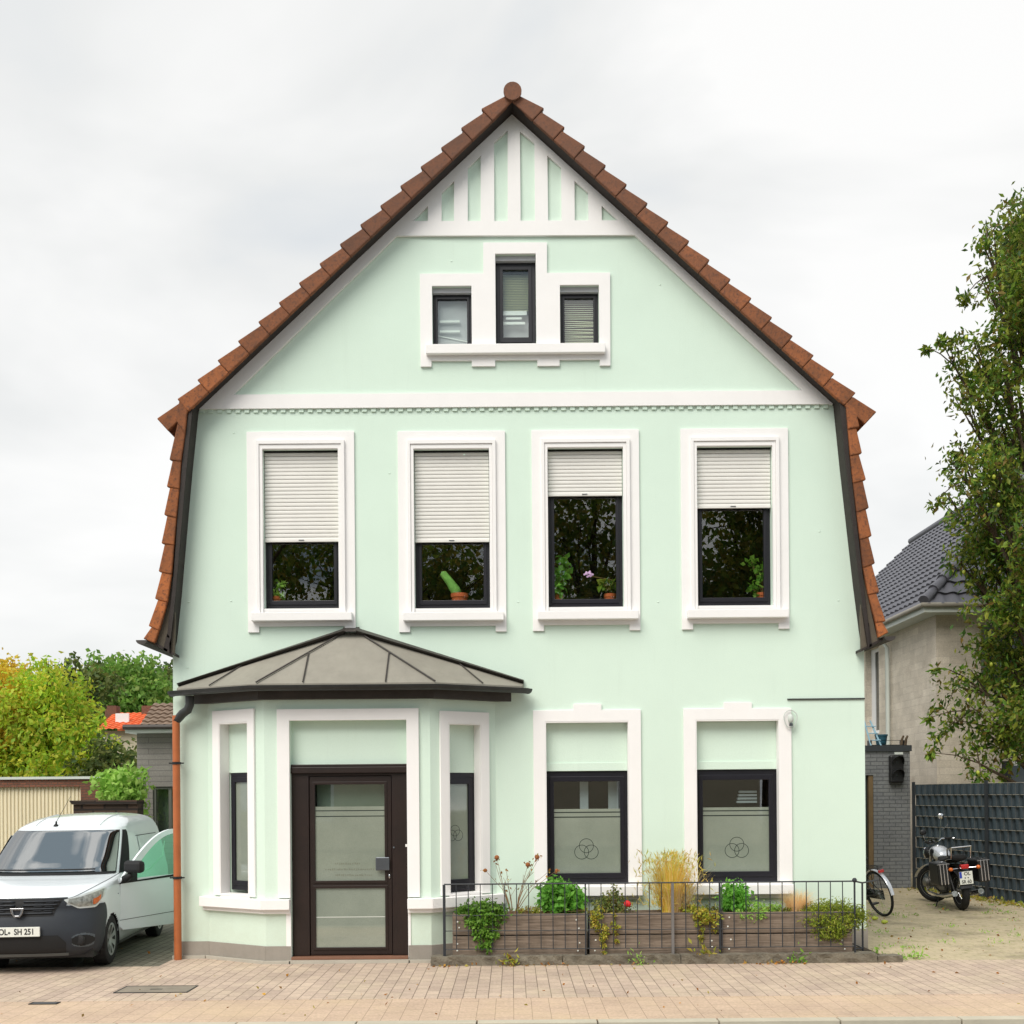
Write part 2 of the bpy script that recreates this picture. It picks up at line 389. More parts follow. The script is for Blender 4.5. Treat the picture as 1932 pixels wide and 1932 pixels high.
def text(name, s, size, m, parent, Mx, depth=.002, align='CENTER', sx=1.0):
    cu = bpy.data.curves.new(name, 'FONT'); cu.body = s; cu.size = size; cu.extrude = depth; cu.offset = size*.018; cu.align_x = align; cu.align_y = 'CENTER'
    t = bpy.data.objects.new(name, cu); col.objects.link(t)
    bpy.context.view_layer.update()
    me = bpy.data.meshes.new_from_object(t.evaluated_get(bpy.context.evaluated_depsgraph_get()))
    bpy.data.objects.remove(t); bpy.data.curves.remove(cu)
    me.transform(Mx @ Matrix.Diagonal((sx, 1, 1, 1)))
    o = bpy.data.objects.new(name, me); col.objects.link(o); me.materials.clear(); me.materials.append(m)
    if parent is not None: o.parent = parent
    return o
# ---- foliage
def leaf_mesh(name, pts, size, m, parent=None, seed=1, aspect=.5, down=.35, jit=.4):
    """one folded two-triangle leaf at every point"""
    rg = np.random.default_rng(seed); pts = np.asarray(pts, float); n = len(pts)
    d = rg.normal(size=(n, 3)); d[:, 2] -= down*2; d /= np.linalg.norm(d, axis=1)[:, None]
    q = rg.normal(size=(n, 3)); q = np.cross(d, q); q /= np.linalg.norm(q, axis=1)[:, None]
    nn = np.cross(d, q)
    s = size*(1+jit*(rg.random(n)-.5)*2)[:, None]
    a = pts; b = pts + d*s; m1 = pts + d*s*.45 + q*s*aspect*.5 + nn*s*.12; m2 = pts + d*s*.45 - q*s*aspect*.5 + nn*s*.12
    V = np.stack([a, m1, b, m2], 1).reshape(-1, 3)
    me = bpy.data.meshes.new(name); me.vertices.add(4*n); me.vertices.foreach_set('co', V.ravel().astype(np.float32))
    tr = np.arange(n)[:, None]*4 + np.array([[0, 1, 2, 0, 2, 3]]); tr = tr.ravel()
    me.loops.add(6*n); me.loops.foreach_set('vertex_index', tr.astype(np.int32))
    me.polygons.add(2*n); me.polygons.foreach_set('loop_start', (np.arange(2*n)*3).astype(np.int32)); 
    try: me.polygons.foreach_set('loop_total', np.full(2*n, 3, np.int32))
    except Exception: pass
    me.update(calc_edges=True); me.validate()
    o = bpy.data.objects.new(name, me); col.objects.link(o); me.materials.append(m)
    if parent is not None: o.parent = parent
    return o
def blob_pts(blobs, dens, seed=1, shell=.55, sub=None):
    """points clumped in ellipsoid blobs: (x,y,z,rx,ry,rz); twig-sized sub-clumps leave gaps"""
    rg = np.random.default_rng(seed); out = []
    for (x, y, z, rx, ry, rz) in blobs:
        n = max(40, int(dens*rx*ry*rz))
        k = max(3, n//14)
        u = rg.normal(size=(k, 3)); u /= np.linalg.norm(u, axis=1)[:, None]
        r = (shell + (1.05-shell)*rg.random(k))
        cc = u*r[:, None]*np.array([rx, ry, rz]) + np.array([x, y, z])
        sr_ = min(sub or .16, min(rx, ry, rz)*.7)*(.6+.8*rg.random(k))
        idx = rg.integers(0, k, n)
        out.append(cc[idx] + rg.normal(size=(n, 3))*sr_[idx][:, None]*.6)
    return np.concatenate(out)
def make_tree(name, label, base, blobs, dens, size, lm, seed=1, group=None, trunk_r=.2, cat='tree', sub=None, limbs=True, aspect=.5, fork=.45, shell=.55, trunk_top=None):
    t = thing(name, label, cat, base, 0, group)
    bx, by, bz = base
    loc = [(x-bx, y-by, z-bz, a, b, c) for x, y, z, a, b, c in blobs]
    leaf_mesh('crown', blob_pts(loc, dens, seed, shell, sub), size, lm, t, seed, aspect)
    mb = MB(); top = trunk_top or max(z for _, _, z, *_ in loc); fz = top*fork
    cx = sum(b[0] for b in loc)/len(loc); cy = sum(b[1] for b in loc)/len(loc)
    tp = [(0, 0, -.05), (cx*.1+.03, cy*.1, fz*.5), (cx*.25, cy*.25, fz), (cx*.7, cy*.7, top*.75), (cx, cy, top*.95)]
    mb.tube(tp, [trunk_r*1.15, trunk_r*.9, trunk_r*.75, trunk_r*.4, trunk_r*.08], 10)
    mb.build('trunk', M['bark'], t, smooth=True)
    if limbs:
        lb = MB(); rr = random.Random(seed)
        big = [q for q in loc if q[3] >= .25]
        for (x, y, z, a, b, c) in [q for q in loc if q[3] < .25]:
            p1 = Vector((x, y, z)); nb_ = min(big, key=lambda q: (Vector(q[:3])-p1).length); p0 = Vector(nb_[:3])
            lb.tube([p0, p0.lerp(p1, .5)+Vector((0, 0, .05)), p1], [.014, .010, .005], 5)
        for (x, y, z, a, b, c) in big[:40]:
            s0 = min(.95, max(.12, (z-c)/top*.75)); k = s0*(len(tp)-1); i = min(3, int(k)); fr = k-i
            p0 = Vector(tp[i]).lerp(Vector(tp[i+1]), fr); p1 = Vector((x, y, z))
            mid = p0.lerp(p1, .5) + Vector((rr.uniform(-.2, .2), rr.uniform(-.2, .2), rr.uniform(.0, .35)))
            lb.tube([p0, mid, p1], [trunk_r*.32, trunk_r*.2, trunk_r*.06], 6)
            for q in range(3):
                e = p1 + Vector((rr.uniform(-a, a), rr.uniform(-b, b), rr.uniform(-c, c)))*.8
                lb.tube([mid.lerp(p1, .6), e], [trunk_r*.09, trunk_r*.03], 5)
        lb.build('branches', M['bark'], t, smooth=True)
    return t
def blades(name, m, parent, c, n, h, spread, w, seed, lean=.5, splay=1.0):
    rr = random.Random(seed); mb = MB()
    for i in range(n):
        a = rr.uniform(0, 2*PI); r0 = spread*.35*math.sqrt(rr.random()); hh = h*rr.uniform(.5, 1.05)
        p = Vector((c[0]+r0*math.cos(a), c[1]+r0*math.sin(a)*.6, c[2]))
        d = Vector((math.cos(a)*spread*rr.uniform(.1, 1)*splay, math.sin(a)*spread*rr.uniform(.1, 1)*splay*.6, 0))
        sd = Vector((-math.sin(a+rr.uniform(-1, 1)), math.cos(a), 0)).normalized()*w*rr.uniform(.6, 1.2)
        pts = []
        for k in range(5):
            t = k/4; z = hh*(t - lean*t**3*.35*rr.uniform(.5, 1)); pts.append(p + d*t**1.8 + Vector((0, 0, z)))
        vs = []
        for k, q in enumerate(pts):
            ww = sd*(1-k/4.2); vs += [q-ww, q+ww]
        mb.add(vs, [(2*k, 2*k+1, 2*k+3, 2*k+2) for k in range(4)])
    return mb.build(name, m, parent, recalc=False)
# ================================================================== THE MINT HOUSE
house = thing('gabled_house', 'mint green gabled house with white window surrounds, orange roof tiles and a bay', 'house', (0, 0, 0))
def sl(name, m, loops, y0, y1, parent=house, Mx=None, bevel=0): return MB().slab(loops, y0, y1, Mx).build(name, m, parent, bevel=bevel)
XL, XR, DEP = P(328, 1500)[0], P(1632.5, 1500)[0], 9.0
wl = [P(966, 218), P(375, 776), P(362, 905), P(352, 1020), P(343, 1125), P(334, 1210), (XL, P(328, 1230)[1])]
wr = [P(1572, 766), P(1583.5, 880), P(1597, 1000), P(1609, 1105), P(1620, 1190), (XR, P(1626, 1226)[1])]
outline = [(XR, 0.0), (XL, 0.0)] + wl[::-1] + wr[:-1] + [wr[-1]]
S = 1/161.0
UW = [(466, 816, 1019), (750.3, 815.6, 1019.5), (1002.4, 813.2, 932), (1283.2, 810.4, 955)]
upper = []
for px, py, sh in UW:
    x, z = P(px, py); upper.append((x, z, P(px+100, sh)[1]))
GABW = [((815.2, 890.5), (541.5, 654)), ((934.2, 1012), (480.8, 654)), ((1056, 1130.5), (539.8, 654))]
gw = []
for (a, b), (c, d) in GABW:
    x0, z1 = P(a, c); x1, z0 = P(b, d); gw.append((x0, x1, z0, z1))
LW = [(1005.5, 1340.6), (1288.8, 1337.6)]
low = []
for px, py in LW:
    x, z = P(px, py); low.append((x, z))
holes = [rect(x+30*S, x+172*S, z-334*S, z-33.5*S) for x, z, sh in upper]
holes += [rect(*g) for g in gw]
holes += [rect(x+22.5*S, x+180.5*S, z-331*S, z-21.5*S) for x, z in low]
# the hall behind the bay
holes += [rect(-2.6, -1.15, .13, 2.3)]
sl('front_wall', M['mint'], [outline] + holes, 0, .26)
# side and back walls follow the roof line
rf = wl[1:]
MB().box(XL, XL+.24, .26, DEP, 0, wl[-1][1]-.02).build('side_wall', M['mint'], house)
MB().box(XR-.24, XR, .26, DEP, 0, wr[-1][1]-.02).build('side_wall', M['mint'], house)
sl('back_wall', M['mint'], outline, DEP-.24, DEP)
box('dark_interior_wall', M['dark'], house, XL+.3, XR-.3, 1.3, 1.35, 0, 6.9)  # partition added near-black so the rooms behind the panes stay dark
box('interior_floor', M['dark'], house, XL+.3, XR-.3, .262, 1.3, 3.55, 3.6)
# plinth on the flat right part
zp = P(1620, 1760)[1]
box('plinth', M['plinth'], house, -.19, XR+.012, -.02, -.001, 0, P(1622, 1752)[1])
box('plinth', M['plinth'], house, XL-.01, -3.559, -.02, -.001, .0, P(350, 1776)[1])
# --- gable trims
pf = lambda x, y: P(840/1+0, 0)
c1 = lambda x, y: P((840+x/2.76)*.83854, (160+y/2.76)*.83854)
gab = [P(966, 219), P(376, 773.5), P(1571, 764)]
tri_h = [P(441, 746.5), P(749, 447.5), P(1197, 446), P(1512, 738.3)]
slots = [[(245, 940), (340, 848), (340, 940)], [(425, 940), (425, 765), (502, 692), (502, 940)], [(587, 940), (587, 610), (667, 535), (667, 940)],
         [(752, 940), (750, 455), (834, 378), (834, 940)], [(915, 938), (910, 385), (1000, 458), (1003, 938)], [(1085, 937), (1080, 535), (1165, 608), (1168, 937)],
         [(1250, 936), (1248, 692), (1333, 765), (1335, 936)], [(1418, 936), (1416, 845), (1520, 936)]]
slots = [[c1(*p) for p in s] for s in slots]
sl('gable_trim', M['white'], [gab, tri_h] + slots, -.035, -.001)
# dentil course under the band
mb = MB()
za = P(376, 777)
for i in range(70):
    px = 381 + i*17.05; x, z = P(px, 778.2-(px-375)*.0); zt = P(px, 772.5 - (px-375)*.0077)[1]
    mb.box(x-.027, x+.027, -.018, -.001, zt-.046, zt+.012)
mb.build('dentil_course', M['mint'], house)
# --- gable window group
c1p = [(290, 1265), (683, 1263), (683, 1072), (1078, 1071), (1078, 1260), (1469, 1258), (1471, 1833), (1405, 1834), (1405, 1796), (1156, 1798), (1156, 1835), (1018, 1836), (1018, 1799), (757, 1800), (757, 1837), (612, 1838), (612, 1803), (362, 1804), (362, 1840), (295, 1840)]
sl('window_surround', M['white'], [[c1(*p) for p in c1p]] + [rect(*g) for g in gw], -.03, -.001)
a = c1(330, 1716); b = c1(1437, 1765)
box('window_ledge', M['white'], house, a[0], b[0], -.10, -.031, b[1], a[1], .006)
def window(name, x0, x1, z0, z1, y, fw=.07, fb=None, glassm=None, parent=house, Mx=None, fr=None, ft=None, sash=True):
    """frame with a raised sash; returns the frame and the glass size"""
    fb = fb or fw; ft = ft or fw; fr = fr or fw
    t = lambda mb: mb
    f = MB().slab([rect(x0, x1, z0, z1), rect(x0+fw*.55, x1-fr*.55, z0+fb*.6, z1-ft*.55)], y, y+.07, Mx).build(name, M['frame'], parent, bevel=.004)
    s = MB().slab([rect(x0+fw*.5, x1-fr*.5, z0+fb*.55, z1-ft*.5), rect(x0+fw, x1-fr, z0+fb, z1-ft)], y-.014, y+.05, Mx).build('sash', M['frame'], f, bevel=.004)
    g = MB().slab(rect(x0+fw*.95, x1-fr*.95, z0+fb*.95, z1-ft*.95), y+.012, y+.018, Mx).build('pane', glassm or M['glass'], f)
    return f, (x0+fw, x1-fr, z0+fb, z1-ft)
for i, (x0, x1, z0, z1) in enumerate(gw):
    box('lintel_box', M['blind'], house, x0+.002, x1-.002, .03, .1, z1-.055, z1-.001)
    zt = z1-.057
    if i == 1: f, g = window('window', x0+.003, x1-.003, z0+.003, zt, .09, .085, .14, fr=.085)
    else: f, g = window('window', x0+.003, x1-.003, z0+.003, zt, .09, .055, .05)
    if i == 0:
        MB().box(g[0]-.02, g[1]+.02, .16, .17, g[2]-.02, g[3]+.02).build('blind', M['blind'], f)
        mb = MB(); w = (g[1]-g[0])
        for zz in (.42, .2): mb.box(g[0]+.02, g[0]+w*.74, .125, .135, g[2]+zz*(g[3]-g[2])+.06, g[2]+zz*(g[3]-g[2])+.085)
        mb.add([(g[0], .15, g[2]+.13), (g[1], .15, g[2]+.06), (g[1], .15, g[2]+.072), (g[0], .15, g[2]+.145)], [(0, 1, 2, 3)])
        mb.build('blind_rail', M['slat2'], f)
    else:
        mb = MB(); rr = random.Random(i); n = 22 if i == 2 else 40; h = (g[3]-g[2])
        for k in range(n):
            z = g[2] + (k+.3)/n*h; tl = rr.uniform(-.002, .002); sk = 0
            if i == 2 and 4 <= k <= 12: sk = rr.uniform(-.016, .010)
            if i == 1 and k < 17: continue
            mb.add([(g[0]-.01, .145, z), (g[1]+.01, .145, z+sk), (g[1]+.01, .163, z+h/n*.62+sk), (g[0]-.01, .163, z+h/n*.62)], [(0, 1, 2, 3)])
        mb.build('venetian_blind', M['slat'], f, recalc=False)
        if i == 1:
            mb = MB(); z = g[2]+.42*h
            mb.box(g[0], g[1]-.02, .13, .14, z-.05, z); mb.box(g[0]+.03, g[1]-.08, .13, .14, z-.10, z-.075); mb.box(g[0]-.01, g[1]-.04, .13, .14, z-.16, z-.13)
            mb.build('blind_rail', M['slat2'], f)
            MB().box(g[0]-.01, g[1]+.01, .2, .21, g[2], g[3]).build('net_curtain', M['blind'], f)
# --- upper windows
for i, (x, z, sh) in enumerate(upper):
    T_ = lambda a, b, c, d: rect(x+a*S, x+b*S, z-d*S, z-c*S)
    u = [(x, z), (x, z-378*S), (x+21*S, z-378*S), (x+21*S, z-367*S), (x+182*S, z-367*S), (x+182*S, z-378*S), (x+202.5*S, z-378*S), (x+202.5*S, z)]
    f = sl('window_surround', M['white'], [u, T_(19, 183.5, 18.5, 342)], -.028, -.001, bevel=.003)
    MB().slab([T_(18, 184.5, 17.5, 342), T_(24, 178, 25, 342)], -.062, -.0015).build('moulding', M['white'], f, bevel=.004)
    MB().slab([T_(24.2, 177.8, 25.2, 342), T_(30, 172, 33.5, 342)], -.048, -.0012).build('inner_moulding', M['white'], f, bevel=.004)
    MB().box(x+9*S, x+197.5*S, -.125, -.0295, z-358.5*S, z-343*S).build('window_ledge', M['white'], f, bevel=.006)
    box('window_sill', M['white'], house, x+30*S-.001, x+172*S+.001, -.03, .12, z-342*S, z-333.5*S)
    wf, g = window('window', x+30*S+.002, x+172*S-.002, z-333*S, z-36*S, .10, .075, .11)
    # roller shutter: curved slats and an end bar
    s = MB(); n = int(round((z-36*S-sh)/.0445)); hh = (z-36*S-sh)/n; xa, xb = x+31*S, x+171*S
    for k in range(n):
        za, zb = sh+k*hh, sh+(k+1)*hh
        pr = [(.062, za+.0005), (.051, za+.002), (.0475, za+hh*.25), (.047, za+hh*.6), (.0485, zb-.008), (.053, zb-.004), (.062, zb-.002)]
        vs = [(xx, yy, zz) for yy, zz in pr for xx in (xa, xb)]
        s.add(vs, [(2*j, 2*j+1, 2*j+3, 2*j+2) for j in range(len(pr)-1)])
    s.box(xa, xb, .068, .074, sh, z-35*S)
    so = s.build('roller_shutter', M['shutter'], house, recalc=False)
    eb = MB().box(xa, xb, .036, .066, sh-.012, sh+.022).build('end_bar', M['shutter'], so, bevel=.003)
    MB().box(x+95*S, x+105*S, .028, .036, sh+.004, sh+.011).build('shutter_stop', M['handle'], so)
    box('shutter_slot', M['dark'], house, x+30*S+.003, x+172*S-.003, .03, .09, z-35.5*S, z-33.7*S)
# --- ground floor windows
def rings(mb, cx, cz, y, r, Mx=None, w=.006):
    for dx, dz in ((0, r*.55), (-r*.68, -r*.35), (r*.68, -r*.35)):
        vs = []; n = 40
        for k in range(n):
            a = 2*PI*k/n
            for q in (r-w/2, r+w/2): vs.append(Vector((cx+dx+q*math.cos(a), y, cz+dz+q*math.sin(a))))
        if Mx is not None: vs = [Mx @ v for v in vs]
        mb.add(vs, [(2*k, 2*k+1, (2*k+3) % (2*n), (2*k+2) % (2*n)) for k in range(n)])
for i, (x, z) in enumerate(low):
    T_ = lambda a, b, c, d: rect(x+a*S, x+b*S, z-d*S, z-c*S)
    kx = 76
    u = [(x, z), (x, z-331*S), (x+203*S, z-331*S), (x+203*S, z), (x+(kx+53)*S, z), (x+(kx+53)*S, z+11*S), (x+kx*S, z+11*S), (x+kx*S, z)]
    f = sl('window_surround', M['white'], [u, T_(22.5, 180.5, 21.5, 331.01)] if False else [[u[0], u[1], (x+22.5*S, z-331*S), (x+22.5*S, z-21.5*S), (x+180.5*S, z-21.5*S), (x+180.5*S, z-331*S)] + u[2:]], -.03, -.001, bevel=.003)
    MB().box(x+9*S, x+202*S, -.13, -.0305, z-349*S, z-331.2*S).build('window_ledge', M['white'], f, bevel=.006)
    MB().box(x+13*S, x+196*S, -.05, -.001, z-357*S, z-349.2*S).build('ledge_moulding', M['white'], f)
    box('window_sill', M['white'], house, x+22.5*S-.001, x+180.5*S+.001, -.03, .15, z-332.5*S, z-330*S)
    MB().slab([T_(22.6, 180.4, 21.6, 330), T_(24.6, 178.4, 23.6, 330.01)] if False else [[(x+22.6*S, z-330*S), (x+22.6*S, z-21.6*S), (x+180.4*S, z-21.6*S), (x+180.4*S, z-330*S), (x+178.6*S, z-330*S), (x+178.6*S, z-23.4*S), (x+24.4*S, z-23.4*S), (x+24.4*S, z-330*S)]], -.027, .09).build('reveal', M['white'], house)
    box('infill_panel', M['mint'], house, x+22.5*S, x+180.5*S, .105, .2, z-114.5*S, z-21*S)
    box('infill_strip', M['mint'], house, x+22.6*S, x+180.4*S, .092, .104, z-114.4*S, z-99*S, .003)
    wf, g = window('window', x+23.5*S, x+180*S, z-329.5*S, z-115*S, .12, .095, .13, M['glass_low'], ft=.12)
    gh = g[3]-g[2]; zf = g[2] + gh*.70
    fl = MB().box(g[0]-.004, g[1]+.004, .128, .131, g[2]-.004, zf).build('frosted_film', M['frost'], wf)
    s = MB()
    for zz in (zf-.04, zf-.096): s.box(g[0]-.004, g[1]+.004, .126, .1278, zz-.006, zz+.006)
    rings(s, (g[0]+g[1])/2+(-.01 if i == 0 else .01), g[2]+gh*.255, .1265, .083)
    s.build('film_lines', M['winddark'], wf, recalc=False)
    if i == 0:
        for a, b in ((.32, .42), (.66, .78)): box('curtain_strip', M['blind'], house, g[0]+a, g[0]+b, .3, .32, zf-.02, g[3])
    else:
        for k in range(4): box('folded_linen', M['blind'], house, g[1]-.34+.01*k, g[1]-.1, .3, .36, zf+.05+k*.04, zf+.075+k*.04)
# small lamp with its looped cable and the conduit
x, z = P(1489, 1357)
lp = MB().sph((x, -.07, z), (.034, .035, .055), 16, 10).build('wall_lamp', M['zincw'], house, smooth='all')
s = MB(); pts = [(x+.075*math.cos(a)*(1+.12*math.sin(3*a)), -.06, z+.105*math.sin(a)) for a in [2*PI*k/18 for k in range(19)]]
s.tube(pts, .006, 6); s.build('lamp_cable', M['zincw'], lp)
MB().box(x-.018, x+.018, -.10, -.06, z-.085, z-.055).build('lamp_socket', M['handle'], lp)
a = P(1485, 1319.5); b = P(1631, 1318)
MB().tube([(a[0], -.012, a[1]), (b[0], -.012, b[1])], .009, 6).build('cable_conduit', M['gutter'], house)
# tiny anchors and filler marks on the render
s = MB()
for px, py in ((356, 1136), (436, 1134), (441, 817), (876, 858), (978, 1136), (1242, 1136), (1245, 537), (1582, 1133), (852, 493), (735, 893), (354, 1260), (1546, 1003)):
    x, z = P(px, py); s.sph((x, -.001, z), (.013, .004, .010), 8, 6)
s.build('wall_anchors', M['mint'], house, smooth='all')

# ------------------------------------------------------------------ roof
YF = -.27
Q = lambda x, y: P(x, y, YF)
roof = None
def course(mb, i0, i1, o0, o1, y0, y1, lift):
    """one tile course as an extruded quad; i = flank bottom edge, o = outer edge (upper, lower)"""
    pts = [i0, o0, o1, i1]
    vs = [(p[0], y0+(lift if k_ in (0, 1) else 0), p[1]) for k_, p in enumerate(pts)] + [(p[0], y1, p[1]) for p in pts]
    mb.add(vs, [(0, 1, 2, 3), (7, 6, 5, 4), (0, 4, 5, 1), (1, 5, 6, 2), (2, 6, 7, 3), (3, 7, 4, 0)])
def lerp2(a, b, t): return (a[0]+(b[0]-a[0])*t, a[1]+(b[1]-a[1])*t)
def upper_courses(mb, ia, ib, oa, ob, n, y0, y1, drop, jig, rr):
    for k in range(n):
        a, b = k/n, (k+1)/n
        i0, i1 = lerp2(ia, ib, a), lerp2(ia, ib, b); o0, o1 = lerp2(oa, ob, a), lerp2(oa, ob, b+.006)
        d = (i0[0]-o0[0], i0[1]-o0[1]); dl = math.hypot(*d)
        o0 = (o0[0]+d[0]/dl*drop, o0[1]+d[1]/dl*drop)
        j = rr.uniform(-jig, jig); o1 = (o1[0]+j*.5, o1[1]+j); 
        i1b = lerp2(i1, i0, -.02)
        course(mb, i0, i1b, o0, o1, y0, y1, .02 if jig else 0)
rr = random.Random(4)
vt = MB(); rb = MB()
for tip0, tipn, inn, ap_i in (((908, 205), (295, 790), (21.5, 22.5), (966, 190)), ((1026.4, 204), (1654, 777.5), (-21.5, 22.5), (966, 190))):
    n = 16
    tips = [(967, 166)] + [lerp2(tip0, tipn, k/n) for k in range(n+1)]
    for k in range(n+1):
        a, b = tips[k], tips[k+1]
        ia = ap_i if k == 0 else (a[0]+inn[0], a[1]+inn[1]); ib = (b[0]+inn[0], b[1]+inn[1])
        j = rr.uniform(-1.2, 1.2); b = (b[0]+j*.5, b[1]-abs(j))
        dd = (inn[0]*.24, inn[1]*.24) if k else (0, 6)
        A0 = Q(a[0]+dd[0], a[1]+dd[1]); I0, I1, B1 = Q(*ia), Q(*ib), Q(*b)
        course(vt, I0, I1, A0, B1, YF, YF+.06, .010)
        course(rb, lerp2(I0, A0, .45), lerp2(I1, B1, .45), lerp2(A0, I0, .1), lerp2(B1, I1, .1), YF+.06, DEP+.25, 0)
Li = [(353, 769), (348.7, 816.6), (341, 868), (337.5, 920), (332, 974.6), (327.5, 1026), (322.9, 1081), (315.3, 1134), (300, 1187), (291, 1211)]
Lo = [(330, 790), (319, 867), (314, 918), (309, 971), (304, 1025), (298.6, 1078), (291.6, 1129.5), (279.7, 1181), (269.7, 1205)]
Ri = [(1596, 757), (1600.4, 807.5), (1605, 857.6), (1610.5, 909), (1617, 964), (1623.8, 1015.6), (1629.3, 1068.8), (1639, 1120), (1652.7, 1172), (1658, 1201)]
Ro = [(1622, 805), (1627, 854.6), (1634.5, 904.7), (1640, 958), (1645.4, 1011), (1651.5, 1062.7), (1659.7, 1117), (1671.8, 1172), (1677, 1193)]
for I, O, sg in ((Li, Lo, -1), (Ri, Ro, 1)):
    O = [(O[0][0]-sg*3, O[0][1]-40), (O[0][0], O[0][1] if sg < 0 else O[0][1])] + O[1:]
    if len(O) < len(I): O = O + [(O[-1][0]+sg*6, O[-1][1]+12)]
    for k in range(len(I)-1):
        i0, i1 = Q(*I[k]), Q(I[k+1][0], I[k+1][1]+2); o0 = Q(O[k][0]-sg*5.5, O[k][1]+1); o1 = Q(O[k+1][0], O[k+1][1])
        course(vt, i0, i1, o0, o1, YF-.004*(k == 0), YF+.06, .012)
        course(rb, lerp2(i0, o0, .4), lerp2(i1, o1, .4), lerp2(o0, i0, .12), lerp2(o1, i1, .12), YF+.06, DEP+.2, 0)
roof = rb.build('roof', M['tile'], house)
vt.build('verge_tiles', M['tile'], roof, bevel=.012)
# ridge caps: a run of half-round tiles with a closing disc
rc = MB(); c = Q(967, 174)
for k in range(25):
    y = YF-.03+k*.38; r0, r1 = .104, .094
    rc.lathe([(0, 0), (r0, 0), (r0, .03), (r1, .05), (r1, .38), (0, .38)], (c[0], y, c[1]), (0, 1, 0), 18)
rc.build('ridge_caps', M['tile'], roof, smooth=True)
# soffit strip under the overhang, along the whole outline
wl3 = [P(*p) for p in ((966, 218), (375, 776), (362, 905), (352, 1020), (343, 1125), (334, 1210))] + [P(327, 1234)]
wr3 = [P(*p) for p in ((966, 218), (1572, 766), (1583.5, 880), (1597, 1000), (1609, 1105), (1620, 1190))] + [P(1626, 1228)]
for ws, I, sg in ((wl3, [(966, 190)] + [(357, 768)] + Li[2:], -1), (wr3, [(966, 190)] + [(1596, 757)] + Ri[2:], 1)):
    s = MB()
    for a, b in zip(ws[:-1], ws[1:]):
        s.add([(a[0], .3, a[1]), (b[0], .3, b[1]), (b[0], YF+.05, b[1]), (a[0], YF+.05, a[1]),
               (a[0]+sg*.05, .3, a[1]+.06), (b[0]+sg*.05, .3, b[1]+.02), (b[0]+sg*.05, YF+.05, b[1]+.02), (a[0]+sg*.05, YF+.05, a[1]+.06)],
              [(0, 1, 2, 3), (4, 7, 6, 5), (0, 3, 7, 4), (1, 5, 6, 2), (3, 2, 6, 7)])
    s.build('soffit', M['soffit'], roof)
# bargeboards (front plane) : between soffit edge and tile flank
def fp(p): return p
bl = [wl3[0], wl3[1], wl3[2], wl3[3], wl3[4], wl3[5], (wl3[6][0], wl3[6][1]-.01)]
lo = [Q(966, 186), Q(356, 767)] + [Q(x+1.5, y) for x, y in ((341, 868), (332, 974.6), (325, 1081))] + [Q(318, 1170), Q(318, 1232)]
s = MB().slab([p for p in bl] + lo[::-1], YF+.03, YF+.06).build('bargeboard', M['soffit'], roof)
br = [wr3[0], wr3[1], wr3[2], wr3[3], wr3[4], wr3[5], (wr3[6][0], wr3[6][1]-.01)]
ro = [Q(966, 186), Q(1597, 756)] + [Q(x-1.5, y) for x, y in ((1605, 857.6), (1617, 964), (1629, 1068.8))] + [Q(1640, 1180), Q(1642, 1218)]
MB().slab(br + ro[::-1], YF+.03, YF+.06).build('bargeboard', M['soffit'], roof)
# bell-cast eaves closing boards
s = MB().slab([Q(322, 1085), Q(292, 1211), Q(276, 1209), Q(290, 1217), Q(325, 1235), Q(327, 1170)], YF+.07, YF+.11)
s.build('eaves_board', M['kick'], roof)
s = MB().slab([Q(1630, 1075), Q(1658, 1199), Q(1666, 1204), Q(1655, 1212), Q(1629, 1227), Q(1627, 1170)], YF+.07, YF+.11)
s.build('eaves_board', M['kick'], roof)
e0, e1 = Q(325, 1236), Q(291, 1216)
MB().slab([e0, e1, (e1[0], e1[1]+.03), (e0[0], e0[1]+.03)], YF+.05, DEP+.2).build('eaves_soffit', M['soffit'], roof)
e0, e1 = Q(1628, 1228), Q(1668, 1207)
MB().slab([e0, e1, (e1[0], e1[1]+.03), (e0[0], e0[1]+.03)], YF+.05, DEP+.2).build('eaves_soffit', M['soffit'], roof)
for cx, cy in ((268, 1208), (1678, 1201)):
    c = Q(cx, cy); s = MB(); pr = []
    r = .065; n = 9
    vs = []
    for k in range(n):
        a = PI + PI*k/(n-1)
        vs += [(c[0]+r*math.cos(a), YF-.02, c[1]+r*math.sin(a)*.8), (c[0]+r*math.cos(a), DEP+.2, c[1]+r*math.sin(a)*.8)]
    s.add(vs, [(2*k, 2*k+1, 2*k+3, 2*k+2) for k in range(n-1)] + [tuple(range(0, 2*n, 2))])
    s.build('eaves_gutter', M['zinc_dark'], house)

# ------------------------------------------------------------------ the bay
PB = .48
A = (-3.559, 0.0); B = (-2.793, -PB); Cc = (-.921, -PB); D = (-.19, 0.0)
def face_mx(a, b):
    ex = Vector((b[0]-a[0], b[1]-a[1], 0)).normalized(); ny = Vector((-ex.y, ex.x, 0))
    return Matrix(((ex.x, ny.x, 0, a[0]), (ex.y, ny.y, 0, a[1]), (0, 0, 1, 0), (0, 0, 0, 1)))
ML, MF, MR_ = face_mx(A, B), face_mx(B, Cc), face_mx(Cc, D)
LL, LF, LR = math.hypot(B[0]-A[0], B[1]), Cc[0]-B[0], math.hypot(D[0]-Cc[0], D[1]-Cc[1])
ZB = 3.02
def prep(pts, a, b): return [PP(x, y, a, b) for x, y in pts]
# left oblique
(u0, z1), (u1, z0) = PP(416, 1365, A, B), PP(473, 1690, A, B)
lo_h = rect(u0, u1, z0, z1)
bay = MB().slab([rect(0, LL, 0, ZB), lo_h], 0, .22, ML)
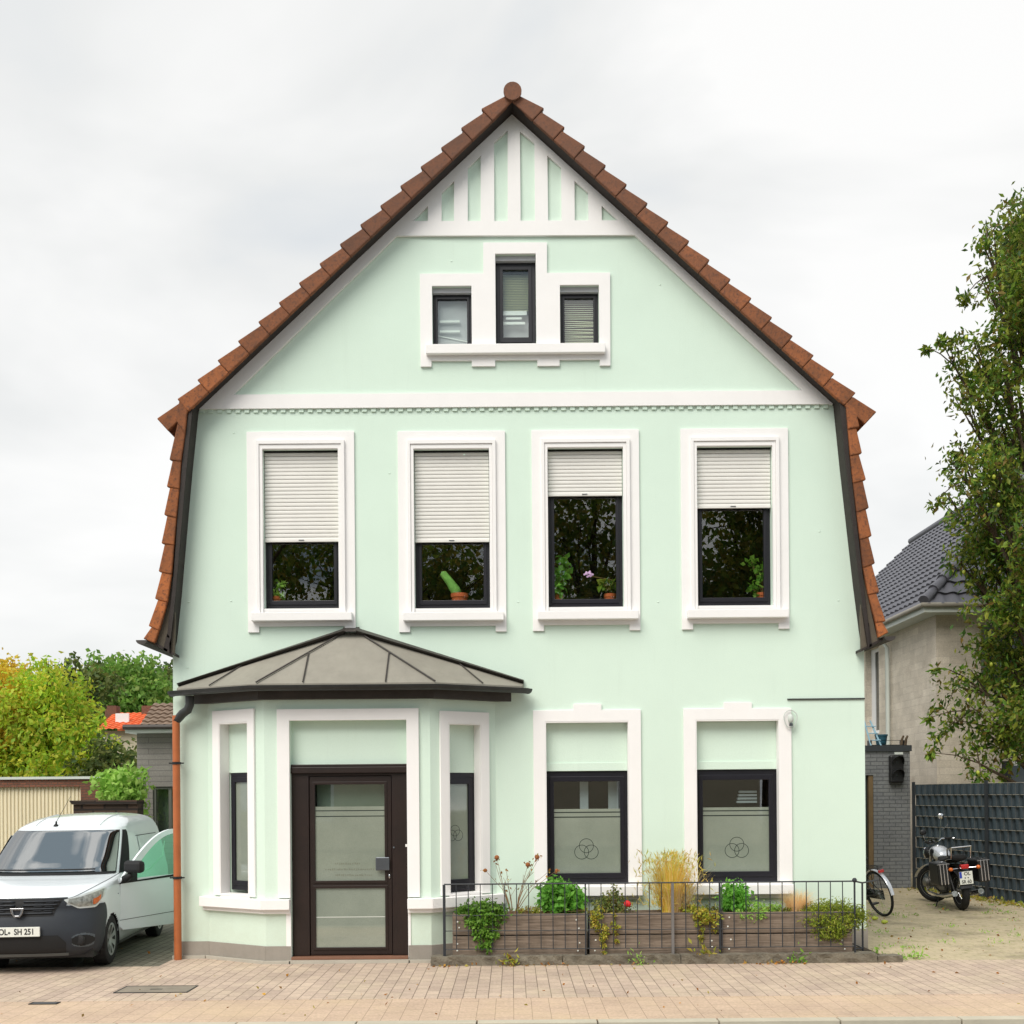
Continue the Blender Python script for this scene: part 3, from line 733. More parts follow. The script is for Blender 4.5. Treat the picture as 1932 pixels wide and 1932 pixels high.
# front
(f0, fz1), (f1, _) = PP(546.5, 1360, B, Cc), PP(767, 1360, B, Cc)
bay.slab([[(0, 0), (f0, 0), (f0, fz1), (f1, fz1), (f1, 0), (LF, 0), (LF, ZB), (0, ZB)]], 0, .22, MF)
# right oblique
(r0, rz1), (r1, rz0) = PP(844, 1364, Cc, D), PP(908, 1684, Cc, D)
bay.slab([rect(0, LR, 0, ZB), rect(r0, r1, rz0, rz1)], 0, .22, MR_)
bay = bay.build('bay_wall', M['mint'], house)
# surrounds
a, b = PP(403.5, 1342, A, B), PP(484.5, 1692, A, B)
MB().slab([rect(a[0], b[0], b[1], a[1]), lo_h], -.03, -.001, ML).build('window_surround', M['white'], house, bevel=.003)
a, b = PP(523, 1338.5, B, Cc), PP(790, 1338.5, B, Cc); zb_ = PP(523, 1694, B, Cc)[1]
MB().slab([[(a[0], 0.02), (a[0], a[1]), (b[0], a[1]), (b[0], zb_), (f1+.0, zb_), (f1+.0, fz1), (f0, fz1), (f0, .02)]] if False else
          [[(a[0], zb_), (a[0], a[1]), (b[0], a[1]), (b[0], zb_), (f1, zb_), (f1, fz1), (f0, fz1), (f0, zb_)]], -.035, -.001, MF).build('door_surround', M['white'], house, bevel=.003)
MB().box(f0-.055, f0-.001, -.012, -.0012, .02, zb_-.1, MF).box(f1+.001, f1+.03, -.012, -.0012, .02, zb_-.1, MF).build('door_reveal', M['white'], house)
a, b = PP(828, 1341, Cc, D), PP(923, 1684, Cc, D)
MB().slab([rect(a[0], b[0], b[1], a[1]), rect(r0, r1, rz0, rz1)], -.03, -.001, MR_).build('window_surround', M['white'], house, bevel=.003)
# recess panels and narrow windows
for Mx_, a_, b_, c_, d_ in ((ML, u0, u1, z0, z1), (MR_, r0, r1, rz0, rz1)):
    MB().slab([rect(a_+.001, b_-.001, c_+.001, d_-.001), rect(a_+.012, b_-.012, c_+.012, d_-.012)], -.027, .118, Mx_).build('reveal', M['white'], house)
zc = PP(440, 1457.5, A, B)[1]
MB().box(u0, u1, .12, .2, zc, z1, ML).build('infill_panel', M['mint'], house)
MB().box(u0, u1, -.02, .2, z0-.03, z0+.0, ML).build('window_sill', M['white'], house)
wf, g = window('narrow_window', u0+.03, u1-.002, z0+.045, zc-.002, .125, .075, .11, M['glass_low'], Mx=ML, fr=.02, ft=.11)
MB().box(g[0]-.002, g[1]+.002, .133, .136, g[2]-.002, g[3]+.002, ML).build('frosted_film', M['frost'], wf)
zc2 = PP(870, 1457.3, Cc, D)[1]
MB().box(r0, r1, .12, .2, zc2, rz1, MR_).build('infill_panel', M['mint'], house)
wf, g = window('narrow_window', r0+.002, r1-.01, rz0+.02, zc2-.002, .125, .03, .14, M['glass_low'], Mx=MR_, fr=.085, ft=.13)
MB().box(g[0]-.002, g[1]+.002, .133, .136, g[2]-.002, g[3]+.002, MR_).build('frosted_film', M['frost'], wf)
s = MB(); rings(s, (g[0]+g[1])/2-.02, g[2]+(g[3]-g[2])*.48, .1315, .062, MR_, .005); s.build('film_lines', M['winddark'], wf, recalc=False)
MB().box(r0, r1, -.02, .2, rz0-.03, rz0+.0, MR_).build('window_sill', M['white'], house)
# sill band round the bay (follows the faces, mitred) and the plinth
def band(name, m, z0, z1, out, in_, parts=('L', 'F1', 'F2', 'R'), ext=0):
    t = MB()
    tn = math.tan(math.atan2(PB, B[0]-A[0])/2)
    e = out*tn
    def prism(pts): # plan polygon
        n = len(pts); vs = [(x, y, z0) for x, y in pts] + [(x, y, z1) for x, y in pts]
        t.add(vs, [tuple(range(n))[::-1], tuple(range(n, 2*n))] + [(i, (i+1) % n, (i+1) % n+n, i+n) for i in range(n)])
    w2 = lambda Mx, u, y: tuple((Mx @ Vector((u, y, 0)))[:2])
    if 'L' in parts: prism([w2(ML, -.06+ext, -out), w2(ML, LL+e, -out), w2(ML, LL, -.001), w2(ML, -.06+ext, -.001)]); 
    if 'F1' in parts: prism([w2(MF, -e, -out), w2(MF, f0-.002, -out), w2(MF, f0-.002, -.001), w2(MF, 0, -.001)])
    if 'F2' in parts: prism([w2(MF, f1+.002, -out), w2(MF, LF+e, -out), w2(MF, LF, -.001), w2(MF, f1+.002, -.001)])
    if 'R' in parts: prism([w2(MR_, -e, -out), w2(MR_, LR+.06-ext, -out), w2(MR_, LR+.06-ext, -.001), w2(MR_, 0, -.001)])
    return t.build(name, m, house, bevel=.004)
def bands(*a):
    band(*a, parts=('L', 'F1')); band(*a, parts=('F2', 'R'))
zs = PP(430, 1692, A, B)[1]
bands('sill_band', M['white'], zs-.115, zs-.002, .10, 0)
bands('sill_moulding', M['white'], zs-.165, zs-.116, .045, 0)
zpl = PP(520, 1785, B, Cc)[1]
bands('plinth', M['plinth'], .035, zpl, .014, 0)
bands('plinth_rim', M['plinth_rim'], -.01, .035, .05, 0)
box('plinth_rim', M['plinth_rim'], house, XL-.02, -3.6, -.05, -.0205, -.01, .035)
# lintel panel over the door
dz = PP(650, 1441.3, B, Cc)[1]
MB().box(f0, f1, .10, .2, dz, fz1, MF).build('lintel_panel', M['mint'], house)
# ---- door
dl, dr = f0+.006, f1-.006
zt = dz-.002; zb = .075
cd = lambda x, y: PP(519.9+.217*x, 1425.5+.217*y, (B[0], B[1]+.07), (Cc[0], Cc[1]+.07))
door = MB().slab([rect(dl, dr, zb, zt-.10), rect(cd(287, 0)[0], cd(1008, 0)[0], zb-.0, cd(0, 178)[1])] if False else
                 [[(dl, zb), (dl, zt-.1), (dr, zt-.1), (dr, zb), (cd(1008, 0)[0], zb), (cd(1008, 0)[0], cd(600, 175)[1]), (cd(287, 0)[0], cd(600, 175)[1]), (cd(287, 0)[0], zb)]], .06, .13, MF).build('door', M['door'], house, bevel=.005)
MB().box(dl-.004, dr+.004, .02, .13, zt-.1, zt-.03, MF).box(dl-.004, dr+.004, .035, .13, zt-.03, zt, MF).build('door_cornice', M['door'], door, bevel=.006)
ga = cd(340, 252); gb = cd(952, 1085); gc = cd(340, 1155); gd = cd(955, 1665)
xl, xr = cd(290, 0)[0], cd(1004, 0)[0]
MB().slab([rect(xl, xr, zb+.005, cd(600, 180)[1]), rect(ga[0], gb[0], gb[1], ga[1]), rect(ga[0], gb[0], gd[1], gc[1])], .075, .12, MF).build('door_leaf', M['door'], door, bevel=.006)
s = MB()
for (a, b) in ((ga, gb), (gc, gd)): s.slab([rect(ga[0]-.03, gb[0]+.03, b[1]-.03, a[1]+.03), rect(ga[0]+.001, gb[0]-.001, b[1]+.001, a[1]-.001)], .066, .0745, MF)
s.build('glazing_bead', M['door'], door, bevel=.003)
up = MB().box(ga[0], gb[0], .09, .094, gb[1], ga[1], MF).build('pane', M['glass_low'], door)
fz = cd(0, 448)[1]
MB().box(ga[0], gb[0], .086, .0885, gb[1], fz, MF).build('frosted_film', M['frost'], door)
MB().box(ga[0], gb[0], .22, .23, fz-.1, ga[1], MF).build('hall_curtain', M['frost'], door)
lowp = MB().box(ga[0], gb[0], .09, .094, gd[1], gc[1], MF).build('pane', M['glass_low'], door)
MB().box(ga[0], gb[0], .086, .0885, gd[1], gc[1], MF).build('frosted_film', M['frost'], door)
s = MB()
for k in (484, 533): z_ = cd(0, k)[1]; s.box(ga[0]+.004, gb[0]-.004, .0845, .0855, z_-.005, z_+.005, MF)
s.build('film_lines', M['winddark'], door)
s = MB(); z_ = cd(0, 1410)[1]; s.box(ga[0]+.004, gb[0]-.004, .0845, .0855, z_-.003, z_+.003, MF)
s.build('film_joint', M['plate'], door)
# blurred lettering on the film: only its rows of short strokes can be made out
s = MB(); r_ = random.Random(3)
for row, (xa, xb) in ((940, (515, 735)), (990, (430, 860)), (1040, (520, 830))):
    x = xa
    while x < xb:
        w = r_.uniform(5, 12); p = cd(x, row+r_.uniform(-9, -3)); q = cd(x+w, row+r_.uniform(3, 10))
        s.box(p[0], q[0], .0848, .0856, q[1], p[1], MF); x += w + r_.uniform(4, 14)
s.build('film_lettering', mat('film_letter', (112, 116, 100), .6), door)
hp = MB().box(cd(866, 0)[0], cd(985, 0)[0], .03, .045, cd(0, 1005)[1], cd(0, 890)[1], MF)
hp.build('door_handle', M['handle'], door, bevel=.008)
p = cd(990, 1050); s = MB(); s.sph(MF @ Vector((p[0], .07, p[1])), (.011, .012, .028), 10, 8); s.build('lock', M['chrome'], door, smooth='all')
p = cd(1138, 782); s = MB(); s.box(p[0]-.01, p[0]+.01, .045, .06, p[1]-.015, p[1]+.015, MF); s.build('bell_push', M['white'], door, bevel=.003)
p = cd(1030, 800); s = MB(); s.sph(MF @ Vector((p[0], .055, p[1])), .012, 10, 8); s.build('lock', M['handle'], door, smooth='all')
MB().box(f0-.02, f1+.02, -.05, .14, .0, .04, MF).build('door_step', M['plinth_rim'], house)
MB().box(f0+.001, f1-.001, -.03, .14, .041, .072, MF).build('threshold', mat('red_brown_threshold', (126, 88, 68), .7, .2), house, bevel=.004)

# ---- bay roof
ZE = 3.14
OV = .20
eL, eR = (P(338, 1300)[0], 0.0), (P(988, 1291)[0], 0.0)
fl, frr = (P(483, 1296, -PB-OV)[0], -PB-OV), (P(821, 1293, -PB-OV)[0], -PB-OV)
ap = [P(652, 1194.5), P(675, 1194)]
apz = ap[0][1]
V0, V1, V2, V3 = Vector((eL[0], -.0, ZE+.05)), Vector((fl[0], fl[1], ZE)), Vector((frr[0], frr[1], ZE)), Vector((eR[0], 0, ZE+.05))
K0, K1 = Vector((ap[0][0], -.02, apz)), Vector((ap[1][0], -.02, apz))
eL1 = Vector((eL[0]+.02, -.16, ZE)); eR1 = Vector((eR[0]-.02, -.16, ZE))
K0b, K1b = Vector((ap[0][0]-.01, -.13, apz-.05)), Vector((ap[1][0]+.01, -.13, apz-.05))
s = MB(); vv = [V0, eL1, V1, V2, eR1, V3, K0, K1]
fs = [(0, 1, 6), (1, 2, 6), (2, 3, 7, 6), (3, 4, 7), (4, 5, 7)]
low_ = [v - Vector((0, 0, .05)) for v in (V0, eL1, V1, V2, eR1, V3)]
s.add(vv + low_, fs + [(0, 8, 9, 1), (1, 9, 10, 2), (2, 10, 11, 3), (3, 11, 12, 4), (4, 12, 13, 5), (8, 13, 12, 11, 10, 9)])
broof = s.build('bay_roof', M['zinc'], house)
s = MB()
up_ = Vector((0, -.01, .015))
def seam(a, b, r=.008): s.tube([a+up_, b+up_], r, 6)
seam(K0, V1, .010); seam(K1, V2, .010)
ftop = lambda t, u: (K0.lerp(K1, u)).lerp(V1.lerp(V2, u), t)
# vertical seams on the front: from the hips down
def hipL(t): return K0.lerp(V1, t)
def hipR(t): return K1.lerp(V2, t)
def on_front(x, t0):
    return None
for hp_, V, sx in ((hipL, V1, 1), (hipR, V2, -1)):
    a = hp_(.42); bx = a.x
    e = V1.lerp(V2, (bx-V1.x)/(V2.x-V1.x)); seam(a, e)
a = K0.lerp(V0, .60); e = eL1.lerp(V1, .42); seam(a+Vector((0, -.02, 0)), e)
a = K1.lerp(V3, .60); e = eR1.lerp(V2, .46); seam(a+Vector((0, -.02, 0)), e)
s.build('standing_seams', M['zinc_dark'], broof, smooth=True)
s = MB()                                   # wall flashing with an upturned lip
for a, b in ((K0, V0), (K1, V3)):
    a2, b2 = a+Vector((0, 0, .03)), b+Vector((0, 0, .02))
    s.add([a2+Vector((0, .019, .03)), b2+Vector((0, -.001, .02)), b2+Vector((0, -.10, .0)), a2+Vector((0, -.12, -.02)), a2+Vector((0, -.0, -.06)), b2+Vector((0, 0, -.04))], [(0, 1, 2, 3), (3, 2, 5, 4)])
s.add([K0+Vector((-.02, .019, .07)), K1+Vector((.02, .019, .07)), K1+Vector((.03, -.12, .0)), K0+Vector((-.03, -.12, .0))], [(0, 1, 2, 3)])
s.build('wall_flashing', M['zinc_dark'], broof)
# gutter (half round) along the eave, fascia below
gp = [Vector((eL[0]-.05, -.10, ZE-.03)), Vector((eL[0]+.0, -.19, ZE-.03)), V1+Vector((-.03, -.07, -.03)), V2+Vector((.03, -.07, -.03)), Vector((eR[0]-.0, -.19, ZE-.03)), Vector((eR[0]+.05, -.10, ZE-.03))]
s = MB(); prof = [(math.cos(a)*.058, math.sin(a)*.058) for a in [PI+PI*k/8 for k in range(9)]] + [(.05, 0)] 
vs = []; n = len(prof)
for i, p in enumerate(gp):
    d0 = (gp[i]-gp[i-1]).normalized() if i else (gp[1]-gp[0]).normalized()
    d1 = (gp[i+1]-gp[i]).normalized() if i < len(gp)-1 else d0
    t = (d0+d1).normalized(); nr = Vector((t.y, -t.x, 0)); k = 1/max(.5, nr.dot(Vector((d0.y, -d0.x, 0))))
    vs += [p + nr*(-a*k) + Vector((0, 0, b)) for a, b in prof]
s.add(vs, [(i*n+j, i*n+j+1, (i+1)*n+j+1, (i+1)*n+j) for i in range(len(gp)-1) for j in range(n-1)] + [tuple(range(n)), tuple((len(gp)-1)*n+j for j in range(n))])
gut = s.build('gutter', M['gutter'], house, smooth=True)
s = MB(); w = .03
fa = [Vector((-3.72, -.001, 0)), Vector((-2.84, -.56, 0)), Vector((-.87, -.56, 0)), Vector((-.0, -.001, 0))]
z0_, z1_ = ZE-.165, ZE-.052
for a, b in zip(fa[:-1], fa[1:]):
    s.add([(a.x, a.y, z0_), (b.x, b.y, z0_), (b.x, b.y, z1_), (a.x, a.y, z1_)], [(0, 1, 2, 3)])
s.add([(p.x, p.y, z0_) for p in fa], [(0, 1, 2, 3)])
s.build('fascia', M['zinc_dark'], broof)
# downpipe: black swan neck, copper coloured pipe, brackets
x0, zt_ = P(333.5, 1350, -.12); x0 = P(333.3, 1500, -.12)[0]
dp = MB().tube([(x0, -.12, .0), (x0, -.12, zt_)], .043, 16).build('downpipe', M['copper'], house, smooth=True)
gx, gz = P(358, 1318, -.2)
nk = [(gx, -.2, gz+.03), (gx, -.2, gz-.07), (gx-.03, -.18, gz-.13), (gx-.10, -.15, gz-.17), (x0+.05, -.125, gz-.20), (x0+.01, -.12, gz-.24), (x0, -.12, zt_-.04)]
MB().tube(nk, .05, 14).build('swan_neck', M['gutter'], dp, smooth=True)
for py in (1440, 1656):
    z_ = P(333, py, -.12)[1]
    MB().tube([(x0, -.12, z_-.014), (x0, -.12, z_+.014)], .051, 16).box(x0-.085, x0+.085, -.13, -.11, z_-.008, z_+.008).box(x0-.008, x0+.008, -.12, .0, z_-.008, z_+.008).build('bracket', M['black'], dp)
# ================================================================== GROUND
def sheet(name, m, pts, z, kind='structure', th=.05):
    s = MB(); n = len(pts)
    s.add([(x, y, z) for x, y in pts] + [(x, y, z-th) for x, y in pts], [tuple(range(n)), tuple(range(n, 2*n))[::-1]] + [(i, (i+1) % n, (i+1) % n+n, i+n) for i in range(n)])
    return tag(s.build(name, m), kind=kind)
sheet('ground', M['ground'], [(-160, -60), (160, -60), (160, 220), (-160, 220)], -.13)
sheet('pavement', M['paver'], [(-30, -2.72), (30, -2.72), (30, -.62), (-30, -.62)], 0, th=.12)
sheet('pavement_edge_strip', M['paver2'], [(-30, -3.72), (30, -3.72), (30, -2.72), (-30, -2.72)], -.003, th=.12)
sheet('driveway', M['cobble'], [(-14, -.62), (XL, -.62), (XL, 14), (-14, 14)], -.002, th=.12)
sheet('house_forecourt', M['paver'], [(XL, -.62), (-.9, -.62), (-.9, 0.05), (XL, .05)], -.001, th=.12)
sheet('yard', M['yard'], [(XR-.05, -.62), (14, -.62), (14, 24), (XR-.05, 24)], -.002, th=.12)
kb = MB(); x = -12.3
while x < 12: kb.box(x, x+1.0-.012, -3.86, -3.735, -.14, .004); x += 1.0
tag(kb.build('kerb', M['kerb'], bevel=.006), kind='structure')
sheet('road', M['asphalt'], [(-60, -18), (60, -18), (60, -3.86), (-60, -3.86)], -.11, th=.01)
tag(MB().tube([(-30, -3.727, -.02), (30, -3.727, -.02)], .008, 4).build('kerb_joint', M['soil']), kind='structure')
# covers
a, b = G(213, 1874), G(350, 1875); c_ = G(378, 1860)
t = thing('manhole_cover', 'large rectangular utility cover set in the pink pavers in front of the drainpipe', 'manhole cover', ((a[0]+b[0])/2, (a[1]+c_[1])/2, 0), group='covers in the pavement')
w, d = (b[0]-a[0])/2, abs(c_[1]-a[1])/2
MB().slab([rect(-w, w, -d, d), rect(-w+.015, w-.015, -d+.015, d-.015)], 0, .006, Matrix.Rotation(R(90), 4, 'X').inverted() @ Matrix.Identity(4) if False else Matrix(((1, 0, 0, 0), (0, 0, 1, 0), (0, 1, 0, 0), (0, 0, 0, 1)))).build('frame', M['black'], t)
MB().box(-w+.016, w-.016, -d+.016, d-.016, -.01, .004).build('lid', M['coverm'], t)
MB().box(-.06, .06, -.02, .01, .0045, .006).build('lift_slot', M['black'], t)
a = G(84, 1893)
t = thing('manhole_cover', 'small sunken valve cover in the pavement below the van, near the left edge', 'manhole cover', (a[0], a[1], 0), group='covers in the pavement')
MB().box(-.11, .11, -.035, .035, -.01, .0035).build('lid', M['asphalt'], t)
MB().slab([rect(-.13, .13, -.05, .05), rect(-.112, .112, -.037, .037)], 0, .005, Matrix(((1, 0, 0, 0), (0, 0, 1, 0), (0, 1, 0, 0), (0, 0, 0, 1)))).build('frame', M['black'], t)

# ================================================================== PLANTER EDGE, RAILING, PLANTERS
YK = -.77
K = lambda x, y: (805+.434*x, 1308+.434*y)
def rough_block(name, x0, x1, y0, y1, z0, z1, m, seed, parent=None, amp=.012):
    rg = random.Random(seed); nx = max(2, int((x1-x0)/.06)); ny = max(2, int((y1-y0)/.08)); nz = 3
    b = bmesh.new(); bmesh.ops.create_cube(b, size=1)
    for v in b.verts: v.co = Vector(((x0+x1)/2+v.co.x*(x1-x0), (y0+y1)/2+v.co.y*(y1-y0), (z0+z1)/2+v.co.z*(z1-z0)))
    es = [e for e in b.edges if abs(e.verts[0].co.x-e.verts[1].co.x) > .01]
    bmesh.ops.subdivide_edges(b, edges=es, cuts=nx, use_grid_fill=True)
    es = [e for e in b.edges if abs(e.verts[0].co.z-e.verts[1].co.z) > .01]
    bmesh.ops.subdivide_edges(b, edges=es, cuts=2, use_grid_fill=True)
    for v in b.verts:
        if v.co.z > z0+.001: v.co += Vector((rg.uniform(-1, 1)*amp*.4, rg.uniform(-1, 1)*amp, rg.uniform(-1, .5)*amp*.7))
    me = bpy.data.meshes.new(name); b.to_mesh(me); b.free(); o = bpy.data.objects.new(name, me); col.objects.link(o); me.materials.append(m)
    if parent is not None: o.parent = parent
    return o
ke = thing('planting_bed_edge', 'low rough grey stone edging under the iron railing', 'stone edging', (0, YK, 0))
xs = [-.91, .55, 1.85, 3.05, 4.02, 4.30]
for i in range(len(xs)-1):
    rough_block('edge_stone', xs[i], xs[i+1]-.008, 0, .16, -.05, .104 if i < 4 else .075, M['stone'], i, ke)
sheet('planting_bed', M['soil'], [(-.9, YK+.1), (4.1, YK+.1), (4.1, -.001), (-.9, -.001)], .07, th=.2)
# railing
YR = YK+.09
rl = thing('iron_railing', 'thin dark iron railing with vertical bars on the stone edging in front of the planters', 'railing', (0, YR, 0))
px2x = lambda px: P(px, 1700, YR)[0]
x0, x1 = px2x(838), px2x(1612.5)
ZT, ZM, ZL = .893, .545, .17
zmid = .375
for z, r in ((ZT, .009), (ZM, .005), (zmid, .005), (ZL, .005)):
    MB().tube([(x0, 0, z), (x1, 0, z)], r, 6).build('rail', M['rail'], rl)
x = x0 + .165; rod = None; n = 0
xsr = [x0 + (x1-x0)*k/34 for k in range(1, 34)]
rm = MB().tube([(0, 0, ZL-.0), (0, 0, ZT)], .0056, 6)
for xx in xsr:
    if rod is None: rod = rm.build('bar', M['rail'], rl); o = rod
    else: o = rod.copy(); col.objects.link(o); o.parent = rl
    o.location = (xx, .0, 0)
for xx, w in ((x0, .015), (px2x(1104.5), .0075), (px2x(1269), .0155), (px2x(1358), .010), (x1, .008)):
    MB().box(xx-w, xx+w, -.010, .014, .07, ZT-.004).build('post', M['rail'] if w != .0155 else mat('grey_post', (112, 108, 106), .6), rl, bevel=.002)
MB().sph((x1, 0, ZT+.01), .028, 10, 6).build('finial', M['rail'], rl)
x2 = px2x(1634)
MB().tube([(x1, 0, ZT), (x2, .13, ZT-.03), (x2+.3, .5, ZT-.03)], .01, 6).build('rail', M['rail'], rl)
MB().tube([(x1, 0, ZL-.03), (x2, .13, ZL-.04), (x2, .68, ZL-.04)], .007, 6).build('rail', M['rail'], rl)
MB().tube([(x2, .13, .05), (x2, .13, ZT-.03)], .011, 6).build('post', M['rail'], rl)
# three timber planters
YP0, YP1 = -.63, -.30
pxs = [(853.5, 1107), (1112, 1357), (1362, 1608)]
plabels = ['weathered timber planter box nearest the bay, with the dense trailing ivy plant', 'middle weathered timber planter box, with the rose and tall straw grass', 'weathered timber planter box nearest the house corner, with the wide drooping shrub']
PX = []
for (a, b), lb in zip(pxs, plabels):
    xa, xb = P(a, 1724, YP0)[0], P(b, 1724, YP0)[0]; PX.append((xa, xb))
    t = thing('wooden_planter', lb, 'planter', (xa, YP0, .072), group='timber planters behind the railing')
    w = xb-xa
    for zz in (0, .245):
        MB().box(0, w, 0, .03, zz+.004, zz+.236).build('front_plank', M['wood'], t, bevel=.004)
        MB().box(0, w, YP1-YP0-.03, YP1-YP0, zz+.004, zz+.236).build('back_plank', M['wood'], t)
        MB().box(.0, .03, .031, YP1-YP0-.031, zz+.004, zz+.236).build('end_plank', M['wood'], t)
        MB().box(w-.03, w, .031, YP1-YP0-.031, zz+.004, zz+.236).build('end_plank', M['wood'], t)
    MB().box(.031, w-.031, .031, YP1-YP0-.031, .38, .45).build('soil', M['soil'], t)
    for xx in (w-.09, .08):
        for zz in (.08, .17, .32, .41): MB().sph((xx+random.uniform(-.03, .03), -.003, zz+random.uniform(-.02, .02)), (.010, .005, .010), 8, 5).build('screw_cap', M['plate'], t)
# plants ----------------------------------------------------------
ZS = .52; YPL = -.46
def at(cx, cy, y=YPL): return P(*K(cx, cy), y)
def plant(name, label, cat, base, group=None): return thing(name, label, cat, base, 0, group)
def blobplant(name, label, blobs, dens, size, lm, seed, base=None, cat='plant', sub=.04, aspect=.6, stems=True, group=None):
    """blobs given as (crop x, crop y, depth, rx, ry, rz)"""
    w = []
    for cx, cy, y, rx, ry, rz in blobs:
        x, z = at(cx, cy, y); w.append((x, y, z, rx, ry, rz))
    b = base or (w[0][0], YPL, ZS)
    t = plant(name, label, cat, b, group)
    loc = [(x-b[0], y-b[1], z-b[2], p, q, r) for x, y, z, p, q, r in w]
    leaf_mesh('foliage', blob_pts(loc, dens, seed, .35, sub), size, lm, t, seed, aspect)
    if stems:
        s = MB(); rr = random.Random(seed)
        for (x, y, z, p, q, r) in loc:
            for k in range(3):
                e = Vector((x+rr.uniform(-p, p)*.6, y+rr.uniform(-q, q)*.6, z+rr.uniform(-r, r)*.6)); s.tube([(rr.uniform(-.03, .03), 0, -.04), e*.5+Vector((0, 0, .03)), e], [.006, .004, .002], 5)
        s.build('stems', M['stem'], t)
    return t
yf = -.66
blobplant('trailing_plant', 'dense glossy green trailing plant spilling over the planter nearest the bay', [(250, 945, -.55, 0.213, .13, 0.112), (215, 965, -.6, 0.163, .1, 0.100), (300, 960, -.58, 0.175, .1, 0.112), (255, 1010, yf, 0.175, .05, 0.163), (262, 1060, yf, 0.125, .04, 0.150), (262, 1095, yf, 0.062, .03, 0.075), (160, 945, -.5, 0.125, .08, 0.050)], 420000, .042, L['ivy'], 11)
t = plant('dried_hydrangea', 'bare brown stems with dead flower heads beside the bay', 'plant', (at(375, 950)[0], YPL, ZS))
s = MB(); h = MB(); rr = random.Random(3); lp_ = []
bx = at(375, 950)[0]
for cx, cy, big in ((305, 714, 1), (255, 770, .8), (440, 745, 1), (480, 712, 1), (345, 760, .5), (495, 705, .5), (300, 745, .4), (530, 775, .5), (565, 770, .7), (420, 790, .3), (350, 830, .3)):
    x, z = at(cx, cy, -.5); p = Vector((x-bx, -.04, z-ZS)); m_ = p*.5+Vector((rr.uniform(-.05, .05), 0, .04))
    s.tube([(rr.uniform(-.04, .04), 0, -.05), m_*.6, m_, p], [.005, .0045, .003, .0018], 5)
    s.tube([m_, m_+Vector((rr.uniform(-.12, .12), 0, .12))], .0018, 4)
    for k in range(int(7*big)): lp_.append(p+Vector((rr.gauss(0, .02), rr.gauss(0, .02), rr.gauss(0, .02)))*big)
    if big > .6: h.sph(p, .028*big, 8, 6)
    for k in range(2): lp_.append(m_.lerp(p, rr.random())+Vector((rr.uniform(-.04, .04), 0, 0)))
s.build('stems', M['stem'], t); h.build('dead_flower_heads', M['deadhead'], t)
leaf_mesh('dry_leaves', lp_, .035, L['litter'], t, 5, .6)
blobplant('leafy_bush', 'bright green rounded bush between the dead hydrangea and the rose', [(575, 860, YPL, .2, .15, .14), (620, 890, YPL, .2, .14, .13), (535, 890, YPL, .14, .12, .15), (590, 925, YPL, .22, .12, .1)], 240000, .062, L['bright'], 21, group='bright green bushes in the planters')
blobplant('low_plant', 'sparse yellowish low growth along the planter rim right of the hydrangea', [(420, 940, YPL, .12, .1, .03), (470, 935, YPL, .12, .1, .05), (680, 930, YPL, .08, .1, .05), (700, 945, -.6, .1, .06, .03)], 260000, .03, L['yellowish'], 22)
rs = blobplant('rose_bush', 'rose bush with one red bloom in the middle planter', [(800, 915, YPL, 0.168, .12, 0.120), (770, 940, YPL, 0.144, .1, 0.096), (840, 930, YPL, 0.144, .1, 0.084), (815, 870, YPL, 0.096, .08, 0.108), (760, 900, YPL, 0.096, .08, 0.072)], 150000, .036, L['rose'], 23)
x, z = at(872, 914, -.6); b = rs.location
MB().sph((x-b.x, -.6-b.y, z-b.z), (.038, .038, .036), 12, 8).sph((x-b.x+.015, -.62-b.y, z-b.z-.006), (.026, .02, .03), 10, 6).sph((x-b.x-.016, -.62-b.y, z-b.z-.004), (.024, .02, .028), 10, 6).build('red_bloom', M['redpetal'], rs, smooth='all')
MB().tube([(0, 0, 0), (.1, -.08, .02), (x-b.x, -.6-b.y, z-b.z-.02)], .004, 5).build('stems', M['stem'], rs)
blobplant('hanging_vine', 'yellow green vine hanging down over the front of the middle planter below the rose', [(740, 960, yf, 0.084, .03, 0.084), (735, 1000, yf, 0.060, .03, 0.120), (770, 1030, yf, 0.060, .03, 0.144), (770, 1080, yf, 0.042, .03, 0.120), (775, 1130, yf-.05, 0.024, .02, 0.072), (820, 1000, yf, 0.036, .03, 0.144), (825, 1060, yf, 0.030, .02, 0.120)], 900000, .028, L['yellowish'], 24, cat='vine')
t = plant('ornamental_grass', 'tall clump of blond ornamental grass between the two lower windows', 'grass', (at(1065, 940)[0], YPL, ZS))
blades('blades', L['straw'], t, (0, 0, -.05), 900, .80, .30, .0062, 5, lean=.25)
blades('seed_heads', L['fluff'], t, (.05, 0, -.05), 260, .66, .40, .004, 9, lean=.4)
lp_ = [(random.gauss(.0, .16), random.gauss(0, .06), random.uniform(.05, .68)) for k in range(1100)]
leaf_mesh('tips', lp_, .07, L['straw'], t, 9, .14, down=-.9)
blobplant('hanging_vine', 'yellowish red vine hanging over the joint of the middle planter, right of the grass', [(1150, 945, yf+.1, 0.125, .08, 0.062), (1190, 960, yf, 0.150, .05, 0.075), (1235, 960, yf, 0.138, .05, 0.075), (1200, 1000, yf, 0.088, .03, 0.100), (1255, 1010, yf, 0.062, .03, 0.100), (1190, 1050, yf, 0.037, .02, 0.100)], 420000, .034, L['yellowish'], 25, cat='vine')
blobplant('leafy_bush', 'small bright green bush below the window next to the house corner', [(1335, 870, YPL, .15, .12, .13), (1350, 900, YPL, .16, .12, .1), (1310, 905, YPL, .12, .12, .1)], 230000, .058, L['bright'], 26, group='bright green bushes in the planters')
